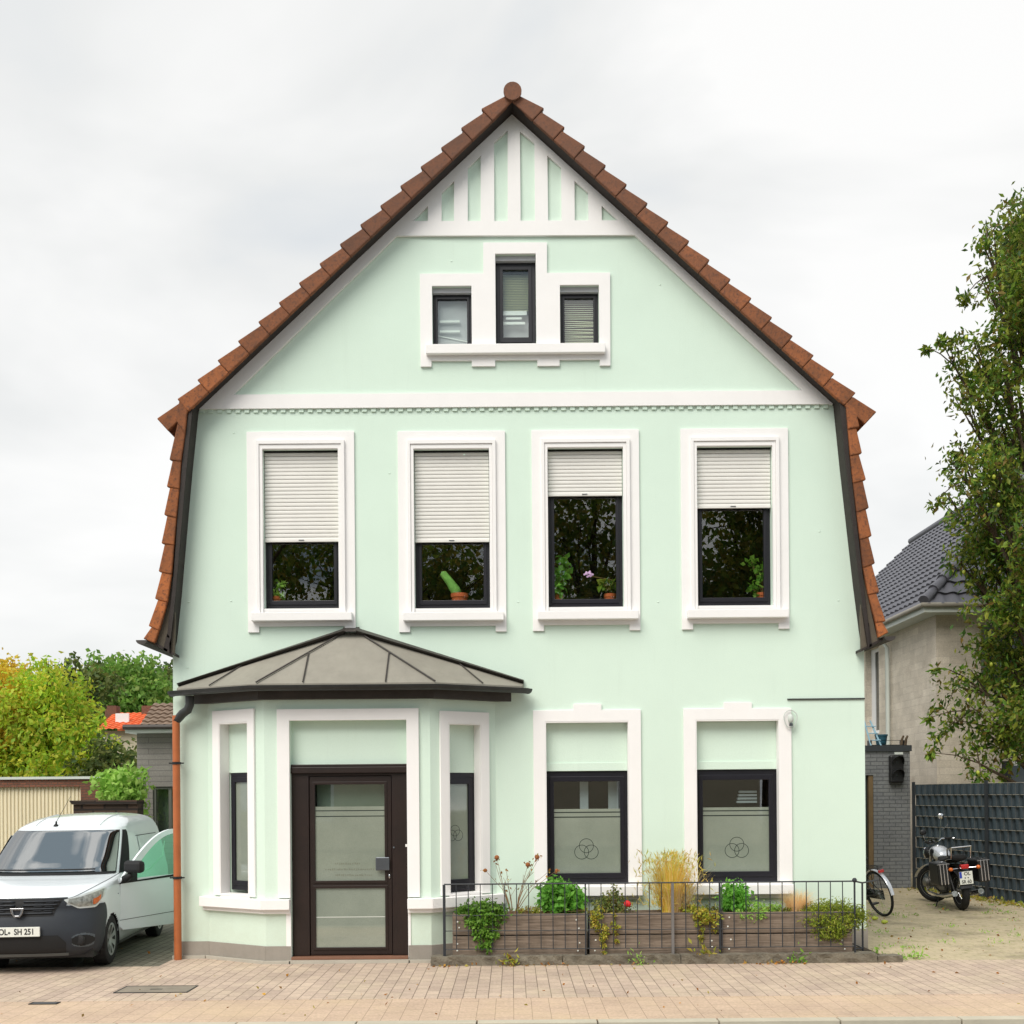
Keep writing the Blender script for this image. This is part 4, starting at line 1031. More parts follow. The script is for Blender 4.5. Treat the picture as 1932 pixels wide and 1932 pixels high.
blobplant('herb_plant', 'yellow green trailing herb right of the small bright bush', [(1400, 930, YPL, 0.156, .1, 0.078), (1430, 960, -.6, 0.169, .06, 0.065), (1370, 955, -.6, 0.130, .06, 0.052), (1490, 940, YPL, 0.130, .1, 0.065)], 330000, .032, L['lime'], 27)
t = plant('fluffy_grass', 'small fluffy beige grass tuft left of the wide drooping shrub', 'grass', (at(1610, 960)[0], YPL, ZS))
blades('blades', L['fluff'], t, (0, 0, -.03), 800, .36, .26, .0042, 15, lean=.7)
blobplant('drooping_shrub', 'wide feathery olive green shrub hanging over the planter at the house corner', [(1760, 950, -.5, 0.346, .15, 0.128), (1700, 970, -.58, 0.205, .1, 0.128), (1830, 975, -.58, 0.218, .1, 0.154), (1770, 1010, yf, 0.256, .06, 0.128), (1740, 1040, yf, 0.154, .05, 0.077), (1800, 1040, yf, 0.141, .05, 0.064), (1860, 960, -.55, 0.128, .09, 0.102)], 420000, .038, L['fine'], 28, sub=.05, aspect=.3)
blobplant('low_plant', 'low grey green fill between the straw grass and the second bright bush', [(1240, 935, YPL, .12, .1, .04), (1290, 940, YPL, .08, .1, .04), (1130, 925, YPL, .1, .1, .04)], 300000, .03, L['rose'], 61)
blobplant('low_plant', 'low yellowish fill around the fluffy grass tuft', [(1540, 940, YPL, .12, .1, .04), (1500, 955, -.58, .1, .06, .03), (1650, 945, YPL, .1, .1, .05)], 300000, .03, L['fine'], 62)
# weeds along the edge
def weed(label, px, py, y, n, size, lm, seed, spread=.06, z0=.0, name='weed', hgt=.06):
    x = P(px, py, y)[0]; t = plant(name, label, 'weed', (x, y, z0))
    rr = random.Random(seed); pts = [(rr.gauss(0, spread), rr.gauss(0, spread*.4), abs(rr.gauss(0, hgt))+.004) for k in range(n)]
    leaf_mesh('leaves', pts, size, lm, t, seed, .4, down=-.5)
    s = MB()
    for k in range(5): s.tube([(0, 0, -.02), (rr.uniform(-1, 1)*spread, 0, hgt)], .002, 4)
    s.build('stems', M['stem'], t)
ye = YK-.03
weed('yellow and green weed at the foot of the edging near the bay end', *K(368, 1175), ye, 46, .06, L['yellowish'], 1)
weed('small green weed at the foot of the edging below the straw grass', *K(930, 1175), ye, 34, .05, L['lime'], 2)
weed('lone yellow stalk weed growing on top of the edging', *K(1215, 1140), ye+.03, 26, .07, L['yellowish'], 3, z0=.09, hgt=.05, spread=.07)
weed('green weed with orange leaves at the foot of the edging near the house corner', *K(1610, 1165), ye, 40, .055, L['ivy'], 4)
weed('pale green weed at the outer corner of the edging', 1657, 1795, -.62, 30, .05, L['lime'], 6, hgt=.08, spread=.04)
weed('flat green weed at the yard entrance beside the edging', 1690, 1820, -.60, 50, .05, L['lime'], 7, hgt=.02, spread=.09)
weed('clump of green weed further into the yard entrance', 1728, 1815, -.50, 46, .055, L['lime'], 8, hgt=.04, spread=.06)
# fallen leaves (uncountable litter)
rr = random.Random(12); pts = []
for cx, n, sp in ((100, 14, .12), (545, 22, .1), (375, 16, .08), (1550, 40, .16), (1420, 10, .1), (840, 8, .2)):
    x = P(*K(cx, 1190), ye)[0]
    for k in range(n): pts.append((x+rr.gauss(0, sp), ye-abs(rr.gauss(0, .04)), .008+rr.random()*.01))
for k in range(90): pts.append((rr.uniform(-5, 5.5), rr.uniform(-3.6, -.9), .006))
for k in range(260): pts.append((rr.uniform(4.3, 11), rr.uniform(-.5, 8.5), .006))
for k in range(160): pts.append((rr.uniform(7.3, 9.6)-.0, rr.uniform(2.6, 7), .008))
for k in range(40): pts.append((rr.uniform(-8, -4), rr.uniform(-.6, 3), .006))
tag(leaf_mesh('fallen_leaves', pts, .035, L['litter'], None, 3, .7, down=0), kind='stuff', label='scattered yellow and brown fallen leaves on paving and yard')
for (px, py), lb in zip(((1650, 1736), (1668, 1743)), ('fallen green pear beside the bicycle, nearer the house', 'fallen yellow pear on the yard right of the other pear')):
    g = G(px-8+ (8 if px > 1660 else 8), py); t = MB().sph((0, 0, .028), (.042, .034, .03), 14, 10).sph((.035, 0, .03), (.022, .02, .02), 10, 8).build('fallen_pear', M['fruit'], smooth='all')
    t.location = (g[0], g[1], 0); tag(t, lb, 'pear', 'fallen pears on the yard')
rr = random.Random(31); pts = []
for k in range(60):
    cx, cy = rr.uniform(4.6, 9.5), rr.uniform(-.4, 5.5); n = rr.randint(6, 26)
    for j in range(n): pts.append((cx+rr.gauss(0, .07), cy+rr.gauss(0, .07), .004+abs(rr.gauss(0, .012))))
tag(leaf_mesh('yard_weeds', pts, .035, L['lime'], None, 8, .4, down=-.6), kind='stuff', label='small tufts of green weed scattered over the dusty yard')
# moss and litter along the fence foot
rr = random.Random(5); pts = []
for k in range(900):
    u = rr.random(); pts.append((7.85+u*.85+rr.gauss(0, .12)-.12, 8.4-u*4.6+rr.gauss(0, .1), abs(rr.gauss(0, .02))))
tag(leaf_mesh('leaf_litter', pts, .06, L['yellowish'], None, 6, .5, down=0), kind='stuff', label='strip of weeds and leaf litter along the foot of the woven fence')

# ---- plants on the inner sills of the upper windows
def U(cx, cy, y, crop):
    if crop == 3: px, py = (540+cx/3.116)*.83854, (960+cy/3.116)*.83854
    else: px, py = (1160+cx/3.019)*.83854, (960+cy/3.019)*.83854
    return P(px, py, y)
ZI = upper[0][1]-330*S+.05
for x_, z_, _s in upper: box('window_board', M['soffit'], house, x_+30*S+.003, x_+172*S-.003, .185, .5, ZI-.06, ZI-.02)
def pot(t, x, z, r=.09, h=.09):
    MB().lathe([(0, 0), (r*.75, 0), (r*.92, h*.7), (r, h*.7), (r, h), (r*.88, h), (r*.85, h*.85), (0, h*.85)], (x, 0, z), (0, 0, 1), 20).build('pot', M['terra'], t, smooth=True)
x, z = U(1540, 1205, .225, 3); zb = ZI-.02
t = thing('potted_cactus', 'leaning green cactus in a terracotta bowl inside the second upper window', 'cactus', (x, .225, zb)); pot(t, 0, 0, .105, z-zb+.055)
tx, tz = U(1422, 1015, .225, 3)
pz = z-zb+.05
MB().tube([(-.02, 0, pz-.03), (-.05, 0, pz+.05), ((tx-x)*.6, 0, (tz-zb-pz)*.55+pz), ((tx-x), 0, tz-zb-.02), ((tx-x)*1.02, 0, tz-zb)], [.06, .062, .05, .042, .012], 14).build('stem', M['cactus'], t, smooth='all')
def sillplant(label, cx, cy, crop, blobs, lm, size, seed, dens=60000, flower=None, pm=True):
    x, z = U(cx, cy, .25, crop); t = thing('potted_plant', label, 'potted plant', (x, .22, ZI-.02))
    if pm: pot(t, 0, 0, .075, .13)
    bl = []
    for bx, by, a, c in blobs:
        xx, zz = U(bx, by, .23, crop); bl.append((xx-x, -.02, zz-ZI+.02, a, .06, c))
    leaf_mesh('foliage', blob_pts(bl, dens, seed, .2, .05), size, lm, t, seed, .75)
    s = MB()
    for q in bl: s.tube([(0, 0, .1), (q[0]*.6, 0, q[2]*.6+.05), (q[0], -.02, q[2])], .006, 5)
    s.build('stems', M['stem'], t)
    if flower:
        xx, zz = U(flower[0], flower[1], .21, crop); s = MB(); rr = random.Random(seed)
        for k in range(22): s.sph((xx-x+rr.gauss(0, .034), -.05+rr.gauss(0, .012), zz-ZI+.02+rr.gauss(0, .017)), (.013, .006, .013), 8, 6)
        s.build('blossoms', M['pinkpetal'], t)
        MB().tube([(0, 0, .1), (.02, -.02, .3), (xx-x, -.05, zz-ZI)], .004, 5).build('flower_stem', M['stem'], t)
sillplant('round pale cactus pads inside the first upper window', 250, 1200, 3, [(290, 1125, .05, .05), (240, 1165, .06, .05), (285, 1175, .05, .04)], L['lime'], .05, 31, 300000)
sillplant('leafy plant in terracotta at the left of the third upper window', 280, 1150, 4, [(310, 905, .06, .05), (320, 1000, .06, .05), (270, 1020, .05, .06), (290, 1080, .07, .06), (270, 1120, .05, .04)], L['bright'], .085, 32, 110000)
sillplant('orchid with mauve blossoms inside the third upper window', 640, 1150, 4, [(590, 1080, .08, .02), (650, 1070, .04, .06)], L['pear'], .09, 33, 90000, flower=(500, 1008))
sillplant('green leaved plant in terracotta inside the fourth upper window', 1675, 1135, 4, [(1610, 1110, .07, .06), (1660, 1000, .06, .14), (1680, 930, .05, .1), (1600, 920, .05, .07)], L['ivy'], .06, 34, 90000)
# ================================================================== VAN
van = thing('parked_van', 'white delivery van with dark bumper and its driver door open, beside the house', 'van', (-5.262, -1.21, 0), R(5.7))
van.scale = (.9, .9, .9)
KEYS = [  # f, z, w, Lc, n, rear
 (.16, .20, .78, .45, 3.0, 4.20), (.05, .27, .83, .50, 3.0, 4.30), (.01, .38, .86, .55, 2.9, 4.34), (.0, .50, .87, .58, 2.8, 4.36), (.02, .64, .875, .62, 2.7, 4.36), (.05, .76, .875, .66, 2.6, 4.36),
 (.07, .86, .87, .66, 2.8, 4.35), (.12, .945, .868, .72, 2.9, 4.34), (.34, 1.012, .862, .85, 3.2, 4.34), (.68, 1.062, .856, .85, 3.4, 4.33), (.98, 1.10, .845, .70, 3.2, 4.33), (1.08, 1.13, .838, .60, 3.0, 4.33),
 (1.28, 1.28, .81, .55, 2.9, 4.32), (1.50, 1.44, .775, .52, 2.9, 4.30), (1.72, 1.60, .735, .50, 2.9, 4.28), (1.80, 1.655, .715, .50, 2.8, 4.27), (1.92, 1.71, .69, .52, 2.8, 4.25), (2.1, 1.765, .65, .6, 2.7, 4.22), (2.35, 1.815, .58, .6, 2.6, 4.15),
 (2.65, 1.85, .45, .55, 2.4, 4.05), (2.95, 1.868, .28, .4, 2.2, 3.9), (3.15, 1.875, .10, .2, 2, 3.7), (3.25, 1.877, .005, .05, 2, 3.5)]
KA = np.array(KEYS)
def key(t):
    t = min(max(t, 0), len(KA)-1.0001); i = int(t); f = t-i
    p = [KA[min(max(i+k, 0), len(KA)-1)] for k in (-1, 0, 1, 2)]
    return .5*((2*p[1]) + (-p[0]+p[2])*f + (2*p[0]-5*p[1]+4*p[2]-p[3])*f*f + (-p[0]+3*p[1]-3*p[2]+p[3])*f**3)
def SV(t, ph, side=1):
    """van skin: t along the profile, ph 0..1 from the front centre round to the rear centre"""
    f, z, w, Lc, n, rear = key(t); w = max(w, .004)
    Lc = min(Lc, (rear-f)*.45)
    if ph < .5:
        a = ph/.5*PI/2; sx, cx = math.sin(a), math.cos(a)
        y = w*sx**(2/n); x = f + Lc*(1-cx**(2/n))
    elif ph < .85:
        y = w; x = f+Lc + (ph-.5)/.35*(rear-.12-f-Lc)
    else:
        a = (ph-.85)/.15*PI/2; y = w*(1-.0) * math.cos(a)**(2/5.); x = rear-.12*(1-math.sin(a)**(2/3.))
        y = max(y, 0)
    return Vector((side*y, x, z))
WH = (.82, 3.63)
def skin(t0, t1, nt_, p0, p1, np_, side=1, off=0.0, cond=None, smoothq=None):
    vs = []; fs = []; eps = 1e-3
    for i in range(nt_+1):
        for j in range(np_+1):
            t = t0+(t1-t0)*i/nt_; a, b = (p0(t) if callable(p0) else p0), (p1(t) if callable(p1) else p1)
            ph = a+(b-a)*j/np_; p = SV(t, ph, side)
            if off:
                d1 = SV(t+.02, ph, side)-SV(t-.02, ph, side); q0, q1 = max(0.001, ph-.004), min(.999, ph+.004)
                d2 = SV(t, q1, side)-SV(t, q0, side); nn = d1.cross(d2)
                if nn.length > 1e-12:
                    nn.normalize()
                    c = Vector((0, 2.2, .9))
                    if nn.dot(p-c) < 0: nn = -nn
                    p = p+nn*off
            vs.append(p)
    for i in range(nt_):
        for j in range(np_):
            q = (i*(np_+1)+j, i*(np_+1)+j+1, (i+1)*(np_+1)+j+1, (i+1)*(np_+1)+j)
            c = sum((vs[k] for k in q), Vector())/4
            if cond is None or cond(c): fs.append(q)
    if side < 0: fs = [q[::-1] for q in fs]
    return vs, fs
def arch(c):
    if abs(c.x) < .6: return True
    return all((c.y-wy)**2+(c.z-.30)**2 > .345**2 for wy in WH)
s = MB()
for sd in (1, -1):
    vs, fs = skin(0, len(KA)-1.001, 110, 0, 1, 220, sd, 0, arch); s.add(vs, fs)
body = s.build('body', M['paint'], van, smooth=True)
bm = bmesh.new(); bm.from_mesh(body.data); bmesh.ops.remove_doubles(bm, verts=bm.verts, dist=.0006); bmesh.ops.recalc_face_normals(bm, faces=bm.faces); bm.to_mesh(body.data); bm.free()
body.data.shade_smooth()
MB().box(-.79, .79, .25, 4.2, .17, .30).build('underbody', M['black'], van)
MB().box(-.62, .62, 1.35, 3.0, .3, 1.0).build('cab_interior', M['seatm'], van)
for sx in (-.36, .36): MB().box(sx-.23, sx+.23, 2.1, 2.25, 1.0, 1.36).box(sx-.13, sx+.13, 2.12, 2.22, 1.37, 1.52).build('seat', M['seatm'], van, bevel=.04)
MB().lathe([(.17, -.012), (.19, 0), (.17, .012), (.155, 0)], (.36, 1.5, 1.08), (0, -.8, .6), 24, close=True).build('steering_wheel', M['plasticb'], van, smooth=True)
def patch(name, m, t0, t1, p0, p1, off, par, sd=(1,), nt_=14, np_=30, smooth='all', cond=None):
    s = MB()
    for d in sd: s.add(*skin(t0, t1, nt_, p0, p1, np_, d, off, cond))
    return s.build(name, m, par, smooth=smooth, recalc=False)
# windscreen with a black band round it, behind it the dark cab
patch('windscreen_seal', M['plasticb'], 10.75, 15.05, 0, .372, .004, van, (1, -1), 16, 30)
ws = patch('windscreen', M['ws'], 11.05, 14.85, 0, .358, .010, van, (1, -1), 16, 30)
# black scuttle and wipers
patch('scuttle_panel', M['plasticb'], 10.45, 11.0, 0, lambda t: .36, .006, van, (1, -1), 6, 30)
s = MB()
for x0, x1 in ((.55, -.1), (-.1, -.72)):
    a = SV(11.1, .2*abs(x0)/.6+.02, 1 if x0 > 0 else -1)+Vector((0, -.03, .02)); 
    pts = [SV(11.25, min(.34, abs(x0+(x1-x0)*k/8)*.36), 1 if x0+(x1-x0)*k/8 > 0 else -1)+Vector((0, -.03, .02)) for k in range(9)]
    s.tube(pts, .010, 6)
s.build('wiper_blades', M['plasticb'], van)
# bumper: dark plastic to headlight height, following the arch
patch('grille_surround', M['plastic'], 4.3, 6.5, 0, lambda t: .165, .013, van, (1, -1), 14, 30)
patch('front_bumper', M['plastic'], .25, 5.45, 0, lambda t: .475 if t < 4 else .475-.03*(t-4), .012, van, (1, -1), 30, 60, cond=arch)
patch('lower_intake', M['plasticb'], .9, 2.75, 0, lambda t: .165 if t < 2 else .165-.05*(t-2), .018, van, (1, -1), 10, 30)
patch('bumper_lip', mat('grey_lip', (96, 104, 108), .5), .5, .95, 0, .18, .022, van, (1, -1), 5, 30)
# grille
gr = patch('grille', M['plasticb'], 4.4, 6.35, 0, lambda t: .112+.032*(t-4.4)/1.95, .017, van, (1, -1), 16, 40)
s = MB()
for t_ in (4.75, 5.2, 5.65, 6.1):
    for sd in (1, -1):
        pe = .104+.032*(t_-4.4)/1.95
        s.tube([SV(t_, .006+(pe-.006)*k/14, sd)+Vector((0, -.028, 0)) for k in range(15)], .010, 6)
for t_ in (6.22, 5.85, 5.42, 4.98):
    for sd in (1, -1):
        for q0, q1 in ((.036, .066), (.075, .108)):
            s.tube([SV(t_, q0+(q1-q0)*k/6, sd)+Vector((0, -.032, .004)) for k in range(7)], .004, 5)
s.build('grille_bars', M['plastic'], gr, smooth='all')
# shield badge: open tapering emblem in bright metal
s = MB(); o_ = [(-.078, .81), (.078, .81), (.062, .745), (.032, .705), (-.032, .705), (-.062, .745)]; i_ = [(-.048, .79), (.048, .79), (.040, .75), (.02, .723), (-.02, .723), (-.040, .75)]
s.slab([[(x, z-.01) for x, z in o_], [(x, z-.01) for x, z in i_]], -.035, -.012)
s.build('emblem', M['chrome'], van, bevel=.003)
MB().slab([[(x*.95, z-.012) for x, z in i_]], -.012, -.006).build('emblem_backing', M['plastic'], van)
# fog light pockets
def ell(c0, a, b): return lambda c: ((c.x-c0.x)/a)**2+((c.z-c0.z)/b)**2 < 1
for sd in (1, -1):
    patch('fog_light_pocket', mat('pocket', (84, 92, 98), .5), 1.3, 2.95, .195, .355, .015, van, (sd,), 26, 34, cond=ell(SV(2.1, .272, sd), .135, .085))
    patch('fog_light_pocket', M['plasticb'], 1.3, 2.95, .195, .355, .020, van, (sd,), 26, 34, cond=ell(SV(2.1, .268, sd), .115, .065))
    p = SV(2.15, .245, sd); MB().lathe([(0, -.01), (.05, -.012), (.062, -.006), (.062, .02)], p+Vector((0, -.02, 0)), (sd*.25, 1, 0), 20).build('fog_light', M['plasticb'], van, smooth=True)
M['hlm'] = mat('headlight_shell', (226, 226, 222), .3, .05, 12, 40, .1, metal=.35, coat=.5)
# headlights: clear lens over a bright bowl, orange indicator
def hl(t0a, t0b, t1a, t1b, p0, p1, n=14):
    return
for sd in (1, -1):
    def hpatch(name, m, off, a0, a1, b0, b1, ca=0, cb=1):
        vs = []; fs = []; nn_ = 18
        for i in range(nn_+1):
            for j in range(nn_+1):
                u, v = i/nn_, j/nn_; u_ = a0+(a1-a0)*u
                lo = 6.1-1.05*min(1, u_/.3)**.8 + 1.5*(max(0, u_-.68)/.32)**1.4
                hi = 6.2+1.55*u_ - .6*(max(0, u_-.85)/.15)**1.5
                lo2, hi2 = lo+(hi-lo)*b0, lo+(hi-lo)*b1
                ph = .148+(.425-.148)*u_
                t = lo2+(hi2-lo2)*v; p = SV(t, ph, sd)
                d1 = SV(t+.02, ph, sd)-SV(t-.02, ph, sd); d2 = SV(t, ph+.004, sd)-SV(t, ph-.004, sd); q = d1.cross(d2).normalized()
                if q.dot(p-Vector((0, 2.2, .5))) < 0: q = -q
                vs.append(p+q*off)
        for i in range(nn_):
            for j in range(nn_): fs.append((i*(nn_+1)+j, i*(nn_+1)+j+1, (i+1)*(nn_+1)+j+1, (i+1)*(nn_+1)+j))
        return MB().add(vs, fs).build(name, m, van, smooth='all', recalc=False)
    h = hpatch('headlight', M['hlm'], .014, 0, 1, 0, 1)
    q = hpatch('bowl', mat('headlight_bowl', (176, 174, 166), .35, .55, 22, 60, .3, metal=.5), .017, .08, .92, .12, .86); q.parent = h
    q = hpatch('indicator', M['orange'], .020, .62, .85, .18, .5); q.parent = h
    q = hpatch('lens', M['lens'], .026, 0, 1, 0, 1); q.parent = h
# plate
pl = MB().box(-.26, .26, -.045, -.022, .465, .578).build('number_plate', M['plate'], van, bevel=.003)
Mx = Matrix.Translation((0, -.0465, .521)) @ Matrix.Rotation(R(90), 4, 'X')
def T2(x): return Matrix.Translation((x, -.0465, .5205)) @ Matrix.Rotation(R(90), 4, 'X')
text('lettering', 'OL', .098, M['ink'], pl, T2(-.155), .001, sx=.82)
text('lettering', 'SH 251', .098, M['ink'], pl, T2(.085), .001, sx=.80)
MB().box(-.258, -.218, -.0465, -.044, .468, .575).build('blue_strip', M['euro'], pl)
MB().lathe([(0, 0), (.014, 0), (.014, .002)], (-.085, -.045, .512), (0, -1, 0), 16).build('seal', M['handle'], pl)
MB().slab([[(-.26, .462), (.26, .462), (.26, .455), (-.26, .455)]], -.042, -.02).build('plate_holder', M['plasticb'], pl)
# wheels
def make_wheel(par, c, sd, steer=0):
    w = thing('wheel', None, None); w.parent = par; w.location = c; w.rotation_euler = (0, 0, steer)
    return w
def wheel(c, sd):
    ax = Vector((sd, 0, 0)); pr = [(.20, -.09), (.27, -.095), (.305, -.08), (.315, -.05), (.315, .05), (.305, .08), (.27, .095), (.205, .09)]
    t = MB().lathe(pr, c, ax, 44).build('tyre', M['rubber'], van, smooth=True)
    s = MB().lathe([(0, .055), (.05, .06), (.07, .072), (.19, .088), (.205, .09), (.205, .06), (0, .0)], c, ax, 44)
    r = s.build('wheel_cover', M['steelw'], t, smooth=True)
    s = MB()
    for k in range(8):
        an = 2*PI*k/8; d = Vector((0, math.cos(an), math.sin(an))); e = Vector((0, -math.sin(an), math.cos(an))); o = Vector(c)+ax*.089
        a, b = o+d*.085-ax*.012, o+d*.175
        s.add([a-e*.01, a+e*.01, b+e*.03, b-e*.03], [(0, 1, 2, 3)])
    s.build('cover_slots', M['plasticb'], t, recalc=False)
for wy in WH:
    for sd in (1, -1): wheel((sd*.775, wy, .315), sd)
for sd in (1, -1):
    for wy in WH:
        s = MB(); n = 28; vs = []
        for k in range(n+1):
            a = -.25+(PI+.5)*k/n; y, z = wy+.352*math.cos(a), .30+.352*math.sin(a)
            vs += [(sd*.875, y, z), (sd*.45, y, z)]
        s.add(vs, [(2*k, 2*k+1, 2*k+3, 2*k+2) for k in range(n)])
        s.add([(sd*.46, wy, .3)]+[(sd*.46, wy+.36*math.cos(2*PI*k/20), .3+.36*math.sin(2*PI*k/20)) for k in range(20)], [(0, 1+k, 1+(k+1) % 20) for k in range(20)])
        s.build('wheel_arch_liner', M['plasticb'], van, smooth=True)
# side sill, dark door opening patch, side panel crease
for sd in (1, -1): patch('side_sill', M['paint'], .3, 1.6, .51, .84, .006, van, (sd,), 4, 60, cond=lambda c: arch(c))
# driver side door opening, painted dark on the closed skin
def side_poly(name, m, pts, off, par, sd=1, y=None):
    """polygon in (s, z) laid on the flank, finely cut so it follows the tumblehome"""
    zs = KA[:, 1]
    def wz(z): return float(np.interp(z, zs, KA[:, 2]))
    lo_, hi_ = min(p[1] for p in pts), max(p[1] for p in pts); n = 24; s = MB(); vs = []
    for k in range(n+1):
        z = lo_+(hi_-lo_)*k/n; xs_ = []
        z_ = min(max(z, lo_+1e-4), hi_-1e-4)
        for i in range(len(pts)):
            a, b = pts[i], pts[(i+1) % len(pts)]
            if (a[1]-z_)*(b[1]-z_) < 0: xs_.append(a[0]+(b[0]-a[0])*(z_-a[1])/(b[1]-a[1]))
        vs += [(sd*(wz(z)+off), min(xs_), z), (sd*(wz(z)+off), max(xs_), z)]
    s.add(vs, [(2*k, 2*k+1, 2*k+3, 2*k+2) for k in range(n)])
    return s.build(name, m, par, smooth='all', recalc=False)
patch('door_opening_shade', M['dark'], 10.6, 15.0, lambda t: .405, lambda t: .525-.055*(max(0, t-11)/4)**2.2, .006, van, (1,), 24, 12)  # dark patch laid on the body, its colour stands for the shaded doorway
side_poly('side_panel_recess', mat('recess_white', (214, 222, 224), .35, .02, coat=.5), [(2.62, 1.12), (3.9, 1.12), (3.85, 1.55), (2.7, 1.55)], .007, van)
side_poly('side_panel_crease', M['plastic'], [(2.60, 1.552), (3.9, 1.552), (3.9, 1.562), (2.6, 1.562)], .008, van)
side_poly('side_window', M['winddark'], [(1.45, 1.1), (2.2, 1.1), (2.2, 1.58), (2.0, 1.6)], .008, van, -1)
MB().lathe([(0, 0), (.008, 0), (.008, .004)], (.872, 1.13, .86), (1, 0, 0), 10).build('side_repeater', M['winddark'], van)
# open driver door, hinged at the pillar
hx, hy = .868, 1.22
dr_ = thing('open_door', None, None); 
dr_['label'] = 'driver door swung open'; dr_.parent = van; dr_.location = (hx, hy, 0); dr_.rotation_euler = (0, 0, R(-25-5.7))
# door plane: local y = along door, x = outward
def dslab(name, m, loops, x0, x1, par):
    Mx = Matrix(((0, 1, 0, 0), (1, 0, 0, 0), (0, 0, 1, 0), (0, 0, 0, 1)))
    return MB().slab(loops, x0, x1, Mx).build(name, m, par, bevel=.006)
BZ = 1.0
low = [(0, .42), (.06, .37), (1.12, .35), (1.2, .42), (1.22, 1.02), (0.02, .985)]
dp_ = dslab('door_panel', M['paint'], [low], -.05, .0, dr_)
dslab('door_crease', M['plastic'], [[(0.0, .50), (1.21, .525), (1.21, .532), (0, .507)]], 0, .003, dr_)
def arcp(o):
    pts = []
    for k in range(15):
        u = k/14; y = .0+1.20*u; z = .985 + (1.66-.985-o)*math.sin(min(1, u*1.18)*PI/2)**.95
        pts.append((y, z))
    return pts
outer = [(0.0, .986)] + arcp(0)[1:] + [(1.22, 1.6), (1.22, 1.021)]
inner = [(.10+o[0]*.93, max(1.035, o[1]-.062)) for o in arcp(0)[1:]] ; inner = [(.12, 1.03)] + [(min(p[0], 1.14), p[1]) for p in inner if p[1] > 1.06] + [(1.15, 1.04)]
wfm = dslab('window_frame', M['paint'], [outer, inner], -.04, -.004, dr_)
dslab('window_seal', M['plasticb'], [[(0.0, .975), (1.22, 1.01), (1.22, 1.045), (0.0, .99)]], -.002, .006, dr_)
dslab('door_glass', M['vg'], [[(a, b) for a, b in inner]], -.026, -.020, dr_)
dslab('quarter_panel', M['plasticb'], [[(.0, .97), (.32, 1.0), (.32, 1.26), (.02, .99)]], -.018, .004, dr_)
s = MB(); s.slab([[(1.02, .86), (1.14, .865), (1.14, .90), (1.02, .895)]], .0, .03, Matrix(((0, 1, 0, 0), (1, 0, 0, 0), (0, 0, 1, 0), (0, 0, 0, 1)))); s.build('door_handle', M['plasticb'], dr_, bevel=.006)
dslab('window_edge_line', M['plate'], [[(.30, 1.05), (.62, 1.13), (.86, 1.3), (.90, 1.5), (.89, 1.5), (.85, 1.31), (.61, 1.145), (.30, 1.062)]], -.06, -.055, dr_)
# mirror on the open door
mr = MB(); 
mr.box(.05, .34, .0, .12, 1.12, 1.28)
o = mr.build('wing_mirror', M['plasticb'], dr_, bevel=.045)
MB().tube([(0.0, .10, 1.03), (.07, .08, 1.06), (.14, .07, 1.10)], [.055, .045, .035], 12).build('mirror_arm', M['plasticb'], o, smooth='all')
mr = MB(); mr.sph((-1.03, 1.32, 1.14), (.12, .07, .1), 16, 10); o = mr.build('wing_mirror', M['plasticb'], van, smooth='all')
MB().tube([(-.86, 1.3, 1.05), (-.98, 1.3, 1.08)], .03, 8).build('mirror_arm', M['plasticb'], o)
# aerial, washer jets, bonnet shut line
a = SV(15.9, .10, 1); b0 = Vector((-.14, 1.96, 1.735))
s = MB().lathe([(.035, 0), (.028, .02), (.014, .035), (.010, .07), (0, .075)], (-.14, 1.95, 1.70+.012), (0, .2, 1), 12)
an = s.build('aerial_base', M['plasticb'], van, smooth='all')
MB().tube([(-.14, 1.96, 1.77), (-.04, 2.28, 2.12)], [.004, .0025], 6).build('aerial_rod', M['plasticb'], an)
s = MB()
for x in (-.3, .3): s.sph((x, .72, 1.052), (.014, .018, .010), 8, 6)
s.build('washer_jets', M['plasticb'], van)
s = MB()
for sd in (1, -1):
    s.tube([SV(6.3+4.2*k/20, .165+.255*(k/20)**.7, sd)+Vector((0, -.002, .002)) for k in range(21)], .0035, 5)
    s.tube([SV(6.45, .165*k/14, sd)+Vector((0, -.002, .001)) for k in range(15)], .0035, 5)
s.build('bonnet_shut_line', M['plastic'], van)
for x in (-.42, .42):
    s = MB(); s.tube([(x, 2.0+.2*k, SV(16.6+.25*k, .2, 1).z*0 + float(np.interp(2.0+.2*k, KA[:, 0], KA[:, 1]))-.012) for k in range(6)], .008, 6)
    s.build('roof_rib', M['paint'], van)

